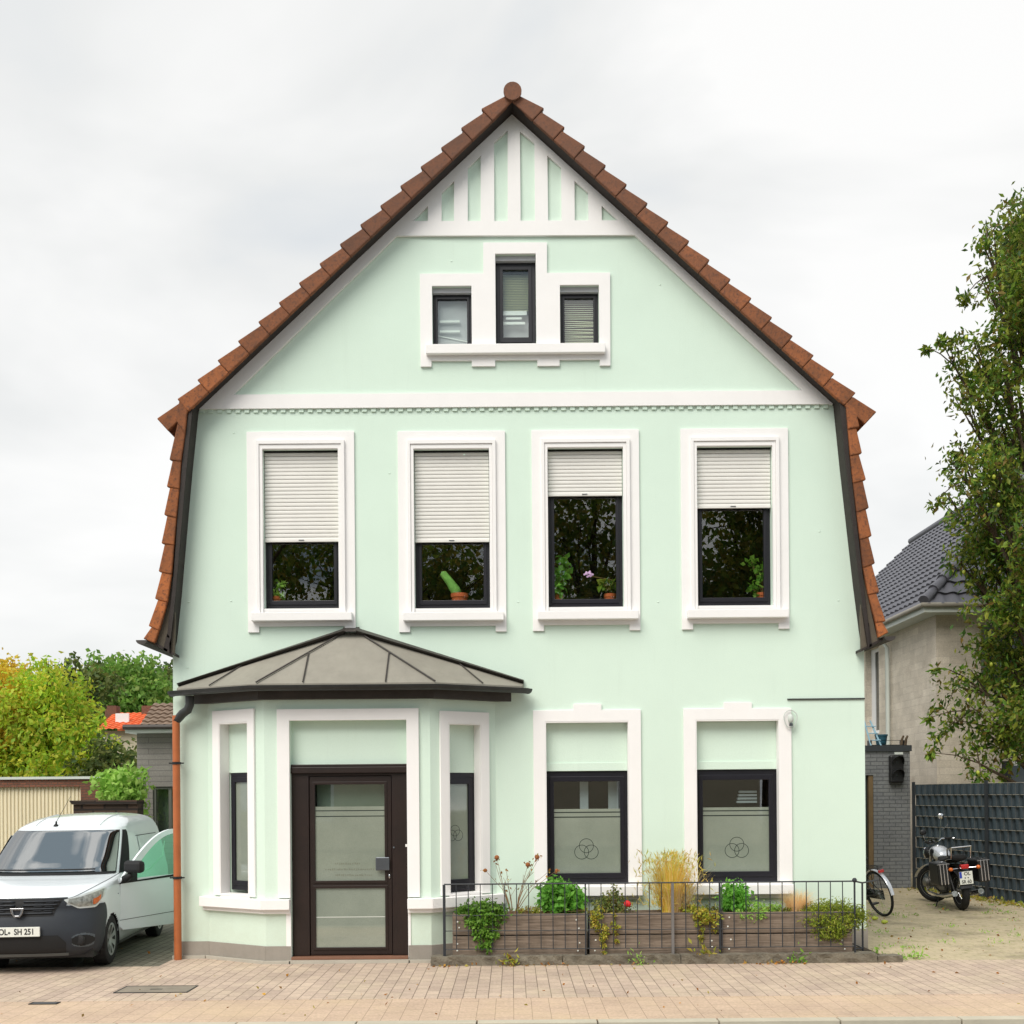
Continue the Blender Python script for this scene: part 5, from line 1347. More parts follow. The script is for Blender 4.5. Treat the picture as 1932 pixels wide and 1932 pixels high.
# ================================================================== MOTORCYCLE (local +y forward, x right)
g = G(1816, 1717)
moto = thing('parked_motorcycle', 'silver and black touring motorcycle with panniers parked by the woven fence', 'motorcycle', (g[0], g[1], 0), R(-3))
moto.rotation_euler = (0, R(-6), R(-4))
def mwheel(name, c, ax, r, w, m, par, spokes=20, rim=M['steelw'], disc=False, tyre_r=None):
    ax = Vector(ax).normalized(); tr = tyre_r or w/2
    pr = [(r-tr+tr*math.cos(a), tr*math.sin(a)*(w/2/tr)) for a in [2*PI*k/12 for k in range(12)]]
    t = MB().lathe(pr, c, ax, 40, close=True).build(name, m, par, smooth=True)
    rr_ = r-tr*1.75
    MB().lathe([(rr_, -w*.33), (rr_+tr*.35, -w*.36), (rr_+tr*.35, w*.36), (rr_, w*.33)], c, ax, 40, close=True).build('rim', rim, t, smooth=True)
    s = MB(); a = ax.orthogonal().normalized(); b = ax.cross(a); c = Vector(c)
    for k in range(spokes):
        an = 2*PI*k/spokes; d = a*math.cos(an)+b*math.sin(an); d2 = a*math.cos(an+.35*(-1)**k)+b*math.sin(an+.35*(-1)**k)
        s.tube([c+d2*.03+ax*(w*.35)*(-1)**k, c+d*rr_], .0022 if w > .08 else .0014, 4, cap=False)
    s.build('spokes', M['chrome'], t)
    MB().lathe([(0, -w*.55), (.035 if w > .08 else .018, -w*.5), (.035 if w > .08 else .018, w*.5), (0, w*.55)], c, ax, 14).build('hub', M['engine'], t, smooth=True)
    return t
RW = .315; WB = 1.40
mwheel('rear_wheel', (0, 0, RW), (1, 0, 0), RW, .12, M['rubber'], moto)
st = R(40); fc = Vector((0, WB-.02, RW)); fax = Vector((math.cos(st), math.sin(st), 0))
hd = Vector((0, WB-.28, .86)) # steering head
mwheel('front_wheel', fc, fax, RW, .10, M['rubber'], moto, 24)
fd = Vector((-math.sin(st), math.cos(st), 0))
# fender, forks, headlamp, bars
s = MB(); n = 12; vs = []
for k in range(n+1):
    a = R(20)+R(130)*k/n
    for w in (-.06, 0, .06):
        q = fc + (fd*math.cos(a)+Vector((0, 0, 1))*math.sin(a))*(RW+.022+(.012 if w == 0 else 0)); vs.append(q+fax*w)
s.add(vs, [(3*k+j, 3*k+j+1, 3*k+j+4, 3*k+j+3) for k in range(n) for j in range(2)]); s.build('front_mudguard', M['tank'], moto, smooth='all')
s = MB()
for w in (-.095, .095): s.tube([fc+fax*w, hd+fax*w+Vector((0, .0, .06))], [.026, .02], 10)
s.build('fork', M['chrome'], moto, smooth=True)
s = MB().lathe([(0, -.12), (.05, -.11), (.085, -.05), (.095, 0), (.09, .012), (0, .014)], hd+fd*.13+Vector((0, 0, .0)), fd, 20); s.build('headlamp', M['black'], moto, smooth=True)
MB().lathe([(.088, .0), (.098, 0), (.098, .02), (.088, .02)], hd+fd*.13, fd, 20, close=True).build('headlamp_ring', M['chrome'], moto, smooth=True)
hb = hd+Vector((0, -.02, .16))
s = MB().tube([hb+fax*-.36+fd*-.16+Vector((0, 0, .04)), hb+fax*-.24+Vector((0, 0, .05)), hb+fax*-.1, hb+fax*.1, hb+fax*.24+Vector((0, 0, .05)), hb+fax*.36+fd*-.16+Vector((0, 0, .04))], .013, 8); s.build('handlebar', M['chrome'], moto, smooth=True)
s = MB()
for q in (-1, 1): s.tube([hb+fax*.27*q+fd*-.04+Vector((0, 0, .05)), hb+fax*.38*q+fd*-.17+Vector((0, 0, .04))], .02, 8)
s.build('grips', M['rubber'], moto, smooth=True)
for q in (-.055, .055):
    c = hb+fax*q+fd*.05+Vector((0, 0, .05)); MB().lathe([(0, 0), (.042, 0), (.045, -.05), (0, -.06)], c, -fd*.6+Vector((0, 0, 1)), 16).build('gauge', M['black'], moto, smooth=True)
    MB().lathe([(.040, .0), (.048, 0), (.048, .008), (.040, .008)], c, -fd*.6+Vector((0, 0, 1)), 16, close=True).build('gauge_ring', M['chrome'], moto)
for q, hh in ((1, .34), (-1, .12)):
    a = hb+fax*.2*q+Vector((0, 0, .05)); b = a+fax*.08*q+Vector((0, -.03, hh)); o = MB().tube([a, a.lerp(b, .5)+Vector((0, .03, 0)), b], .007, 6).build('mirror_stalk', M['chrome'], moto)
    MB().sph(b+Vector((0, 0, .04)), (.055, .018, .05), 14, 10).build('mirror', M['chrome'] if q > 0 else M['black'], o, smooth='all')
a = hb+fax*.28+Vector((0, 0, .05)); MB().tube([a+Vector((0, 0, .14)), a+Vector((.12, .02, .22))], .006, 5).build('aerial', M['black'], moto)
# tank with black knee panels
s = MB(); secs = [(1.08, .10, .80, .93), (1.0, .14, .76, .99), (.85, .155, .74, 1.0), (.7, .14, .74, .96), (.58, .10, .76, .88)]
vs = []; fs = []; m_ = 14
for y, w, z0, z1 in secs:
    for k in range(m_):
        a = 2*PI*k/m_; vs.append((w*math.copysign(abs(math.cos(a))**.8, math.cos(a)), y, (z0+z1)/2+(z1-z0)/2*math.sin(a)))
fs = [(i*m_+k, i*m_+(k+1) % m_, (i+1)*m_+(k+1) % m_, (i+1)*m_+k) for i in range(4) for k in range(m_)] + [tuple(range(m_)), tuple(4*m_+k for k in range(m_))]
tk = s.add(vs, fs).build('fuel_tank', M['tank'], moto, smooth='all')
sb = tk.modifiers.new('round', 'SUBSURF'); sb.levels = 1; sb.render_levels = 2
for sd in (-1, 1): MB().sph((sd*.118, .83, .865), (.03, .12, .085), 16, 10).build('knee_panel', M['black'], tk, smooth='all')
MB().lathe([(0, .02), (.035, .02), (.04, 0)], (0, .92, .985), (0, 0, 1), 16).build('fuel_cap', M['chrome'], tk)
s = MB(); secs = [(.62, .11, .74, .84), (.45, .14, .72, .80), (.2, .14, .74, .84), (-.02, .13, .78, .89), (-.18, .10, .80, .88)]; vs = []
for y, w, z0, z1 in secs:
    for k in range(m_):
        a = 2*PI*k/m_; vs.append((w*math.copysign(abs(math.cos(a))**.6, math.cos(a)), y, (z0+z1)/2+(z1-z0)/2*math.copysign(abs(math.sin(a))**.7, math.sin(a))))
s.add(vs, fs).build('seat', M['rubber'], moto, smooth='all')
s = MB(); s.tube([(.14, .1, .80), (.15, -.2, .84), (.15, -.28, 1.02), (.13, .0, .98), (.12, .06, .84)], .011, 8); s.tube([(-.14, .1, .80), (-.15, -.2, .84), (-.15, -.28, 1.02), (-.13, .0, .98), (-.12, .06, .84)], .011, 8); s.tube([(.15, -.28, 1.02), (-.15, -.28, 1.02)], .011, 8)
s.build('luggage_rail', M['chrome'], moto, smooth=True)
for sd in (-1, 1):
    p = MB().box(sd*.21, sd*.40, -.30, .18, .44, .80).build('pannier', M['black'], moto, bevel=.03)
    s = MB()
    for q in (.26, .31, .36): s.box(sd*q-.006, sd*q+.006, -.307, -.3005, .46, .79); s.box(sd*q-.006, sd*q+.006, -.28, .16, .8005, .806)
    s.box(sd*.21, sd*.40, -.303, -.295, .775, .783)
    s.build('trim_strips', M['chrome'], p)
# frame, engine, boxer cylinders, exhausts, rear end
s = MB(); s.tube([hd, (0, .9, .72), (0, .3, .7), (0, -.2, .72)], .022, 8)
for sd in (-1, 1): s.tube([hd, (sd*.12, .95, .35), (sd*.13, .6, .25), (sd*.13, .25, .3), (sd*.1, .1, .6)], .016, 8); s.tube([(sd*.1, .15, .62), (sd*.09, 0, RW)], .018, 8)
s.build('frame', M['black'], moto, smooth=True)
MB().box(-.13, .13, .48, .92, .26, .58).build('engine', M['engine'], moto, bevel=.03)
for sd in (-1, 1):
    c = MB()
    for k in range(6): c.lathe([(0, 0), (.085, 0), (.085, .010), (0, .010)], (sd*(.14+.022*k), .74, .42), (sd, 0, 0), 16)
    c.lathe([(0, 0), (.07, 0), (.075, .05), (.05, .075), (0, .08)], (sd*.27, .74, .42), (sd, 0, 0), 16)
    c.build('cylinder', M['engine'], moto, smooth=True)
    MB().tube([(sd*.27, .8, .38), (sd*.25, .88, .26), (sd*.17, .6, .20), (sd*.19, .1, .24), (sd*.20, -.35, .31)], [.02, .02, .024, .042, .044], 12).build('exhaust', M['chrome'], moto, smooth=True)
    MB().lathe([(.026, -.001), (.046, -.001), (.046, .02), (.026, .02)], (sd*.20, -.36, .312), (0, 1, -.15), 16, close=True).build('exhaust_tip', M['chrome'], moto)
MB().box(-.11, .11, .2, .45, .42, .68).build('battery_cover', M['black'], moto, bevel=.02)
s = MB(); vs = []
for k in range(13):
    a = R(60)+R(110)*k/12
    for w in (-.085, -.05, .05, .085): vs.append((w, (RW+.035)*math.cos(a), RW+(RW+(.035 if abs(w) < .08 else .0))*math.sin(a)))
s.add(vs, [(4*k+j, 4*k+j+1, 4*k+j+5, 4*k+j+4) for k in range(12) for j in range(3)]); s.build('rear_mudguard', M['black'], moto, smooth='all')
MB().box(-.06, .06, -.37, -.28, .68, .75).build('tail_light', M['red'], moto, bevel=.012)
for sd in (-1, 1):
    o = MB().tube([(0, -.28, .69), (sd*.19, -.31, .69)], .008, 6).build('indicator_stalk', M['chrome'], moto)
    MB().sph((sd*.21, -.33, .69), (.035, .03, .03), 12, 8).build('indicator', M['orange'], o, smooth='all')
pl = MB().box(-.10, .10, -.36, -.352, .44, .64).build('number_plate', M['plate'], moto, bevel=.002)
MB().box(-.098, -.062, -.3615, -.3605, .54, .638).build('blue_strip', M['euro'], pl)
TT = lambda x, z: Matrix.Translation((x, -.3612, z)) @ Matrix.Rotation(R(90), 4, 'X')
text('lettering', 'OL', .075, M['ink'], pl, TT(.02, .603), .0006)
text('lettering', 'SR 60', .075, M['ink'], pl, TT(.0, .478), .0006, sx=.85)
s = MB()
for x in (-.015, .03): s.lathe([(0, 0), (.011, 0), (.011, .001)], (x, -.3605, .54), (0, -1, 0), 8)
s.build('seals', M['handle'], pl)
MB().tube([(-.12, .62, .25), (-.26, .56, -.02)], .011, 6).build('side_stand', M['black'], moto)

# ================================================================== BICYCLE
g = G(1668, 1729)
bike = thing('leaning_bicycle', 'dark city bicycle leaning behind the house corner, rear wheel showing', 'bicycle', (g[0], g[1], 0))
bike.rotation_mode = 'XYZ'; bike.rotation_euler = (0, R(-14), R(14))
r = .355
mwheel('rear_wheel', (0, 0, r), (1, 0, 0), r, .042, M['rubber'], bike, 32)
mwheel('front_wheel', (0, 1.10, r), (1, .12, 0), r, .042, M['rubber'], bike, 32)
s = MB(); bb = (0, .46, .29); sc = (0, .33, .62); hdn, hdp = (0, .93, .60), (0, .88, .82)
for a, b in ((bb, sc), (bb, hdn), (bb, (0, .30, .55)), (hdn, hdp), ((0, .33, .52), hdp)): s.tube([a, b], .017, 8)
for sd in (-1, 1): s.tube([(sd*.06, 0, r), (sd*.04, .44, .29)], .01, 6); s.tube([(sd*.06, 0, r), (sd*.02, .33, .6)], .009, 6); s.tube([(sd*.06, 1.10, r), (sd*.05, .99, .58), (0, .93, .60)], .011, 6)
s.build('frame', mat('bike_frame', (44, 36, 40), .4, .1, coat=.4), bike, smooth=True)
MB().tube([sc, (0, .29, .84)], .013, 8).build('seat_post', M['chrome'], bike)
s = MB(); s.sph((0, .26, .88), (.09, .13, .035), 14, 8); s.build('saddle', M['rubber'], bike, smooth='all')
MB().tube([hdp, (0, .87, 1.0), (.0, .88, 1.02)], .012, 8).build('stem', M['chrome'], bike)
MB().tube([(-.29, .62, 1.0), (-.24, .84, 1.05), (0, .89, 1.02), (.24, .84, 1.05), (.29, .62, 1.0)], .011, 8).build('handlebar', M['chrome'], bike, smooth=True)
s = MB()
for sd in (-1, 1): s.tube([(sd*.295, .56, .99), (sd*.28, .70, 1.02)], .016, 8)
s.build('grips', M['rubber'], bike)
for (c0, nm, a0, a1, m_) in ((Vector((0, 0, r)), 'rear_mudguard', 15, 178, M['tank']), (Vector((0, 1.1, r)), 'front_mudguard', 30, 150, M['tank'])):
    vs = []; s = MB(); n = 20
    for k in range(n+1):
        a = R(a0)+R(a1-a0)*k/n
        for w, q in ((-.03, 0), (0, .012), (.03, 0)): vs.append(c0+Vector((w, (r+.02+q)*math.cos(a), (r+.02+q)*math.sin(a))))
    s.add(vs, [(3*k+j, 3*k+j+1, 3*k+j+4, 3*k+j+3) for k in range(n) for j in range(2)]); s.build(nm, m_, bike, smooth='all')
s = MB()
for x in (-.06, 0, .06): s.tube([(x, -.18, .775), (x, .3, .775)], .006, 6)
for sd in (-1, 1): s.tube([(sd*.065, 0, r), (sd*.06, -.02, .775)], .006, 6)
s.tube([(-.06, -.18, .775), (.06, -.18, .775)], .006, 6)
s.build('luggage_carrier', M['black'], bike)
MB().box(-.045, .045, -.215, -.185, .70, .745).build('rear_reflector', M['red'], bike, bevel=.008)
s = MB(); s.lathe([(0, 0), (.09, 0), (.09, .006), (0, .006)], (.05, .46, .29), (1, 0, 0), 24); s.build('chainring', M['black'], bike)
s = MB(); s.tube([(.075, .46, .29), (.09, .40, .13)], .009, 6); s.tube([(-.075, .46, .29), (-.09, .52, .45)], .009, 6); s.build('cranks', M['chrome'], bike)
s = MB(); s.box(.09, .18, .36, .44, .115, .14); s.box(-.18, -.09, .48, .56, .435, .46); s.build('pedals', M['black'], bike)
MB().box(.035, .06, -.05, .5, .25, .40).build('chain_guard', M['black'], bike, bevel=.01)
# ================================================================== RIGHT SIDE
g0 = G(1651, 1675); XA0 = P(1632, 1600, 8.7)[0]; XA1 = P(1718, 1600, 8.7)[0]; YA = 8.7
ZA = P(1700, 1406, YA)[1]
ax = thing('brick_annex', 'grey painted brick garage with flat roof between house and woven fence', 'outbuilding', (5.5, YA, 0))
X = lambda px: P(px, 1600, YA)[0]-5.5
Zf = lambda py, px=1680: P(px, py, YA)[1]
xd0, xd1 = X(1612), X(1649)
MB().slab([[(-1.5, 0), (xd0, 0), (xd0, Zf(1462)), (xd1, Zf(1462)), (xd1, 0), (X(1718), 0), (X(1718), ZA-.12), (-1.5, ZA-.12)]], 0, .2).build('wall', M['greybrick'], ax)
MB().box(X(1718)-.2, X(1718), .201, 6, 0, ZA-.12).build('wall', M['greybrick'], ax)
MB().box(-1.55, X(1718)+.03, -.03, 6, ZA-.118, ZA).build('flat_roof', M['fencepost'], ax)
MB().box(xd0, xd1, .10, .15, 0, Zf(1463)).build('door', M['winddark'], ax)
s = MB(); s.box(xd1-.09, xd1-.002, .02, .12, 0, Zf(1463)); s.box(xd1-.26, xd1-.19, .02, .12, 0, Zf(1463)); s.build('door_frame', mat('old_timber', (112, 92, 62), .8, .3), ax)
# traffic light on the annex
tx, tz = P(1692, 1451, YA-.1)
tl = thing('traffic_light', 'unlit black two lamp traffic light mounted on the grey brick annex', 'traffic light', (tx, YA-.005, tz))
MB().box(-.135, .135, -.12, -.002, -.27, .27).build('housing', M['black'], tl, bevel=.03)
for z in (.13, -.13):
    MB().lathe([(0, 0), (.09, -.01), (.10, -.02)], (0, -.122, z), (0, -1, 0), 20).build('lens', M['winddark'], tl)
    s = MB(); n = 16; vs = []
    for k in range(n+1):
        a = R(-20)+R(220)*k/n
        vs += [(.112*math.cos(a), -.12, z+.112*math.sin(a)), (.118*math.cos(a), -.12-.17*(.35+.65*max(0, math.sin(a))), z+.118*math.sin(a))]
    s.add(vs, [(2*k, 2*k+1, 2*k+3, 2*k+2) for k in range(n)]); s.build('visor', M['black'], tl, smooth='all')
MB().box(-.02, .14, -.05, -.001, .285, .33).build('junction_box', M['zincw'], tl)
# ladder, trough and pots on the annex roof
def lad(label, px, rx):
    x, _ = P(px, 1390, YA+.5); t = thing('folding_ladder', label, 'ladder', (x, YA+.4, ZA))
    s = MB()
    for d in (-.1, .1): s.tube([(d+rx*.0, 0, 0), (d*.6-rx, .12, .52)], .017, 6)
    s.build('stile', M['ladder'], t)
    for k in range(3): MB().tube([(-.09-rx*k/3.5, .03*k, .12+.14*k), (.09-rx*k/3.5, .03*k, .12+.14*k)], .012, 6).build('rung', M['ladder'], t)
lad('pale blue folding ladder end standing on the flat annex roof', 1650, .14)
x, _ = P(1671, 1390, YA+.5)
t = thing('roof_planter', 'long dark trough lying on the flat annex roof', 'trough', (x, YA+.5, ZA)); MB().slab([rect(-.34, .34, 0, .12), rect(-.31, .31, .03, .119)], -.1, .1).build('trough', M['black'], t)
x, _ = P(1664, 1386, YA+.7)
MB_ = MB().lathe([(0, 0), (.09, 0), (.12, .22), (.13, .22), (.13, .25), (0, .25)], (0, 0, 0), (0, 0, 1), 18); o = MB_.build('plant_pot', mat('teal_pot', (38, 84, 100), .5), None, smooth=True); o.location = (x, YA+.75, ZA+.0); tag(o, 'teal pot standing on the annex roof behind the trough', 'pot')
x, _ = P(1703, 1390, YA+.3)
t = thing('chimney_pot_pair', 'pair of thin dark upright stubs at the right edge of the annex roof', 'stub', (x, YA+.3, ZA)); 
for d in (-.03, .05): MB().tube([(d, 0, 0), (d+.02, 0, .14), (d+.05, 0, .2)], [.03, .025, .02], 8).build('stub', M['bark'], t)
# ---- woven fence
F0 = Vector((7.83, 8.5, 0)); F1 = Vector((8.54, 5.4, 0)); fdv = (F1-F0).normalized(); FL = 6.6
fn = Vector((-fdv.y, fdv.x, 0))
if fn.x > 0: fn = -fn
ang = math.atan2(fdv.y, fdv.x)
fe = thing('woven_fence', 'tall dark privacy fence of strips woven through wire behind the motorcycle', 'fence', tuple(F0), ang)
HF = 2.02; rows = 10; rh = HF/rows; per = .20
s = MB()
for k in range(rows):
    nseg = int(FL/per)*8; vs = []
    for i in range(nseg+1):
        u = FL*i/nseg; a = 2*PI*u/per + (PI if k % 2 else 0); y = .042*math.tanh(1.4*math.sin(a))
        vs += [(u, y, k*rh+.006), (u, y, (k+1)*rh-.006)]
    s.add(vs, [(2*i, 2*i+1, 2*i+3, 2*i+2) for i in range(nseg)])
st_ = s.build('woven_strips', M['fence'], fe, smooth='all', recalc=False); st_['kind'] = 'stuff'
sl_ = MB()
for k in range(rows+1): sl_.tube([(0, -.028, k*rh), (FL, -.028, k*rh)], .005, 4); sl_.tube([(0, .028, k*rh), (FL, .028, k*rh)], .005, 4)
for i in range(int(FL/per)*2+1): sl_.tube([(per/2*i, 0, 0), (per/2*i, 0, HF)], .0025, 3)
o = sl_.build('wire_mesh', M['zinc'], fe); o['kind'] = 'stuff'
u = 0
while u <= FL+.01: MB().box(u-.03, u+.03, -.07, -.036, 0, HF+.05).build('post', M['fencepost'], fe); u += 2.2
# ---- neighbour house
def pantile(name, m, A_, B_, h, run, courses, per, limL, limR, parent, lift=.05, amp=.022):
    """A_->B_ eave line, rising h over horizontal run to its left-hand normal; limL/limR(v) clip u"""
    A_, B_ = Vector(A_), Vector(B_); e = (B_-A_); Lg = e.length; e.normalize(); nv = Vector((-e.y, e.x, 0))
    cols = int(Lg/per*6); vs = []; fs = []
    up = (nv*run+Vector((0, 0, h))); nrm = e.cross(up).normalized()
    if nrm.z < 0: nrm = -nrm
    row = 0
    for c in range(courses):
        for q, lf in ((0, lift), (.85, .012), (1.0, 0.0)):
            v = (c+q)/courses; a, b = limL(v)*Lg, limR(v)*Lg
            for j in range(cols+1):
                u = min(max(Lg*j/cols, a), b); w = amp*math.sin(2*PI*u/per)
                vs.append(A_+e*u+up*v+nrm*(lf+w+.03))
            row += 1
    for r_ in range(row-1):
        for j in range(cols): fs.append((r_*(cols+1)+j, r_*(cols+1)+j+1, (r_+1)*(cols+1)+j+1, (r_+1)*(cols+1)+j))
    return MB().add(vs, fs).build(name, m, parent, recalc=False, smooth=True)
NX, NY = 9.2, 11.0
nb = thing('neighbouring_house', 'beige brick house with dark pantile hip roof behind the tree on the right', 'house', (NX, NY, 0))
EZ = 5.72; ND = 12.2; NW = 8.0; EO = .4
MB().slab([[(0, 0), (NW, 0), (NW, EZ), (0, EZ)], rect(1.15, 1.25, 4.4, 4.5)], 0, .25).build('front_wall', M['beigebrick'], nb)
Mx = Matrix(((0, -1, 0, .25), (1, 0, 0, 0), (0, 0, 1, 0), (0, 0, 0, 1)))
yw0, yw1 = 0, 0
def side_at(px, xw=NX): # depth where the sight line meets the side wall
    return xw*F/(px-HX) - DC - NY
ya, yb = side_at(1660), side_at(1635)
zt_, zb_ = P(1648, 1222, (ya+yb)/2+NY)[1], P(1648, 1385, (ya+yb)/2+NY)[1]
MB().slab([rect(.251, ND, 0, EZ), rect(ya, yb, zb_, zt_)], 0, .25, Mx).build('side_wall', M['beigebrick'], nb)
MB().box(0.3, NW, ND-.2, ND, 0, EZ).build('back_wall', M['beigebrick'], nb)
wn = MB().slab([rect(ya, yb, zb_, zt_), rect(ya+.3, yb-.3, zb_+.1, zt_-.1)], .02, .1, Mx).build('window', M['oldframe'], nb)
MB().slab([rect(ya+.25, yb-.25, zb_+.05, zt_-.05)], .08, .03, Mx).build('pane', M['winddark'], wn)
# front window and dark panels behind the tree
def nfr(px, py): x, z = P(px, py, NY); return x-NX, z
a = nfr(1850, 1180); b = nfr(1950, 1300); wn = MB().box(a[0], b[0], -.04, -.002, b[1], a[1]).build('window', M['greenframe'], nb)
MB().box(a[0]+.1, b[0]-.1, -.05, -.041, b[1]+.1, a[1]-.1).build('pane', M['winddark'], wn)
a = nfr(1889, 1436); b = nfr(1990, 1490); wn = MB().box(a[0], b[0], -.05, -.002, b[1]-1.0, a[1]).build('window', M['oldframe'], nb)
MB().box(a[0]+.18, b[0]-.1, -.06, -.051, b[1]-.9, a[1]-.1).build('pane', M['winddark'], wn)
MB().box(a[0]-.02, a[0]+.16, -.09, -.061, b[1]-1.0, a[1]).build('shutter_post', M['black'], nb)
# eaves board, gutter
MB().box(-EO, NW+EO, -EO, -EO+.04, EZ-.02, EZ+.12).box(-EO, -EO+.04, -EO+.041, ND, EZ-.02, EZ+.12).box(-EO+.04, NW+EO, -EO+.04, ND, EZ-.02, EZ+.02).build('eaves_board', M['zincw'], nb)
s = MB().tube([(-EO-.05, ND, EZ+.13), (-EO-.05, -EO-.05, EZ+.13), (NW+EO, -EO-.05, EZ+.13)], .05, 10); s.build('gutter', M['zinc'], nb, smooth=True)
dy = side_at(1676, NX-.1)
MB().tube([(-EO-.06, dy, EZ+.06), (-.1, dy, EZ-.35), (-.1, dy, 0)], .05, 10).build('downpipe', M['zincw'], nb, smooth=True)
RH = 4.2; hr = 3.2
per = .3
pantile('roof', M['darkroof'], (-EO, ND+.3, EZ+.1), (-EO, -EO, EZ+.1), RH, NW/2+EO, 17, per, lambda v: 0, lambda v: 1-v*hr/(ND+.7), nb).scale = (1, 1, 1)
ro_ = [o for o in nb.children if o.name.startswith('roof')][0]
# mirror: the eave line runs towards the viewer, so the slope must rise to the right
me = ro_.data
for v in me.vertices:
    if True: pass
nbp = pantile('roof', M['darkroof'], (-EO, -EO, EZ+.1), (NW+EO, -EO, EZ+.1), RH, hr, 15, per, lambda v: v*(NW/2+EO)/(NW+2*EO), lambda v: 1-v*(NW/2+EO)/(NW+2*EO), nb)
a = Vector((-EO, -EO, EZ+.2)); b = Vector((NW/2, -EO+hr, EZ+.1+RH+.1)); s = MB(); n = 16
for k in range(n): p = a.lerp(b, k/n); q = a.lerp(b, (k+1.15)/n); s.tube([p+Vector((0, 0, .03)), q], [.12, .09], 10)
s.tube([b, (NW/2, ND+.3, EZ+RH+.2)], .11, 10); s.build('ridge_tiles', M['darkroof'], nbp, smooth=True)
MB().slab([[(-EO, EZ+.05), (NW+EO, EZ+.05), (NW/2, EZ+RH+.05)]], ND-.1, ND+.1).build('gable_wall', M['beigebrick'], nb)
# ---- pear tree
pc = []
def tp(px, py, y, r, ry=None, rz=None):
    x, z = P(px, py, y); pc.append((x, y, z, r, (ry or r), (rz or r)))
rr = random.Random(2)
edge = [(1912, 450, .5), (1940, 415, .55), (1905, 510, .45), (1918, 565, .45), (1935, 620, .55), (1905, 640, .35), (1845, 665, .45), (1830, 720, .42), (1870, 700, .5), (1855, 765, .45), (1900, 720, .6), (1890, 800, .5), (1850, 850, .45), (1815, 865, .32), (1880, 880, .6),
        (1840, 930, .45), (1790, 935, .28), (1880, 960, .65), (1850, 1010, .55), (1812, 1065, .30), (1880, 1050, .65), (1850, 1110, .45), (1900, 1140, .65), (1880, 1210, .5), (1905, 1260, .6), (1860, 1290, .45), (1815, 1275, .28), (1785, 1340, .22), (1830, 1340, .35), (1770, 1400, .22), (1870, 1380, .5), (1850, 1440, .28), (1910, 1350, .6), (1900, 1420, .35), (1835, 1400, .25), (1930, 1400, .4)]
for px, py, r in edge: tp(px+rr.uniform(-4, 4), py, 7.4+rr.uniform(-.8, .8), r*.95, r*.95, r*.78)
for px, py, r in ((1868, 470, .2), (1862, 520, .25), (1800, 690, .26), (1815, 745, .25), (1790, 640, .15), (1800, 985, .2), (1822, 905, .25), (1795, 880, .16), (1818, 1030, .24), (1815, 1150, .2), (1838, 1215, .24), (1790, 1290, .2), (1800, 1370, .18), (1780, 1380, .16), (1825, 1430, .2), (1850, 1462, .14), (1880, 1455, .18), (1905, 395, .2), (1925, 380, .2), (1862, 430, .18)): tp(px, py, 7.4+rr.uniform(-.5, .5), r)
for px, py, r in ((1770, 642, .16), (1805, 636, .22), (1748, 655, .1), (1820, 560, .14), (1838, 570, .18), (1862, 455, .3), (1765, 945, .14), (1766, 1262, .10), (1752, 1355, .09), (1757, 1420, .10)): tp(px, py, 7.4, r, r, r*.5)
for k in range(46):
    py = rr.uniform(430, 1380); w = 520*math.sin((py-330)/1200*PI)**.6; px = rr.uniform(1945, 1945+w); tp(px, py, 7.6+rr.uniform(-1.8, 1.8), rr.uniform(.6, 1.0))
for k in range(14):
    py = rr.uniform(470, 1340); tp(rr.uniform(1905, 1965), py, 7.6+rr.uniform(-1.5, 1.8), rr.uniform(.35, .6))
pear = make_tree('pear_tree', 'tall leafy pear tree at the right edge overhanging the yard fence', (10.9, 7.8, 0), pc, 4200, .125, L['pear'], 41, trunk_r=.24, sub=.2, aspect=.42, fork=.3, shell=.3)
s = MB(); rr = random.Random(8); bx = Vector((10.9, 7.8, 0))
for k in range(60):
    x, y, z, a, b, c = rr.choice(pc[:34]); s.sph(Vector((x+rr.uniform(-a, a)*.8, y-a*rr.random(), z+rr.uniform(-a, a)*.7))-bx, (.032, .032, .042), 8, 6)
o = s.build('pears', M['fruit'], pear, smooth='all'); o['kind'] = 'stuff'

# ================================================================== LEFT SIDE
YG = 8.2
gx1 = P(204, 1470, YG)[0]; gz1 = P(150, 1465, YG)[1]; gz0 = P(150, 1484, YG)[1]
ga_ = thing('garage', 'flat roofed brown brick garage with cream corrugated door on the left', 'garage', (gx1, YG, 0))
dxa = P(152, 1500, YG)[0]-gx1; dw = 2.6
MB().slab([[(-4.6, 0), (dxa-dw, 0), (dxa-dw, gz0), (dxa, gz0), (dxa, 0), (0, 0), (0, gz1-.05), (-4.6, gz1-.05)]], 0, .2).build('wall', M['fascia'], ga_)
MB().box(-.2, 0, .201, 5, 0, gz1-.05).build('wall', M['fascia'], ga_)
MB().box(-4.65, .05, -.04, 6, gz1-.049, gz1+.0).build('flat_roof', M['zincw'], ga_)
s = MB(); vs = []; n = 300
for i in range(n+1):
    u = i/n; y = .08+.012*math.copysign(1, math.sin(2*PI*u*36))*min(1, abs(math.sin(2*PI*u*36))*3); vs += [(dxa-dw*(1-u), y, 0), (dxa-dw*(1-u), y, gz0)]
s.add(vs, [(2*i, 2*i+1, 2*i+3, 2*i+2) for i in range(n)]); s.build('corrugated_door', M['cream'], ga_, recalc=False)
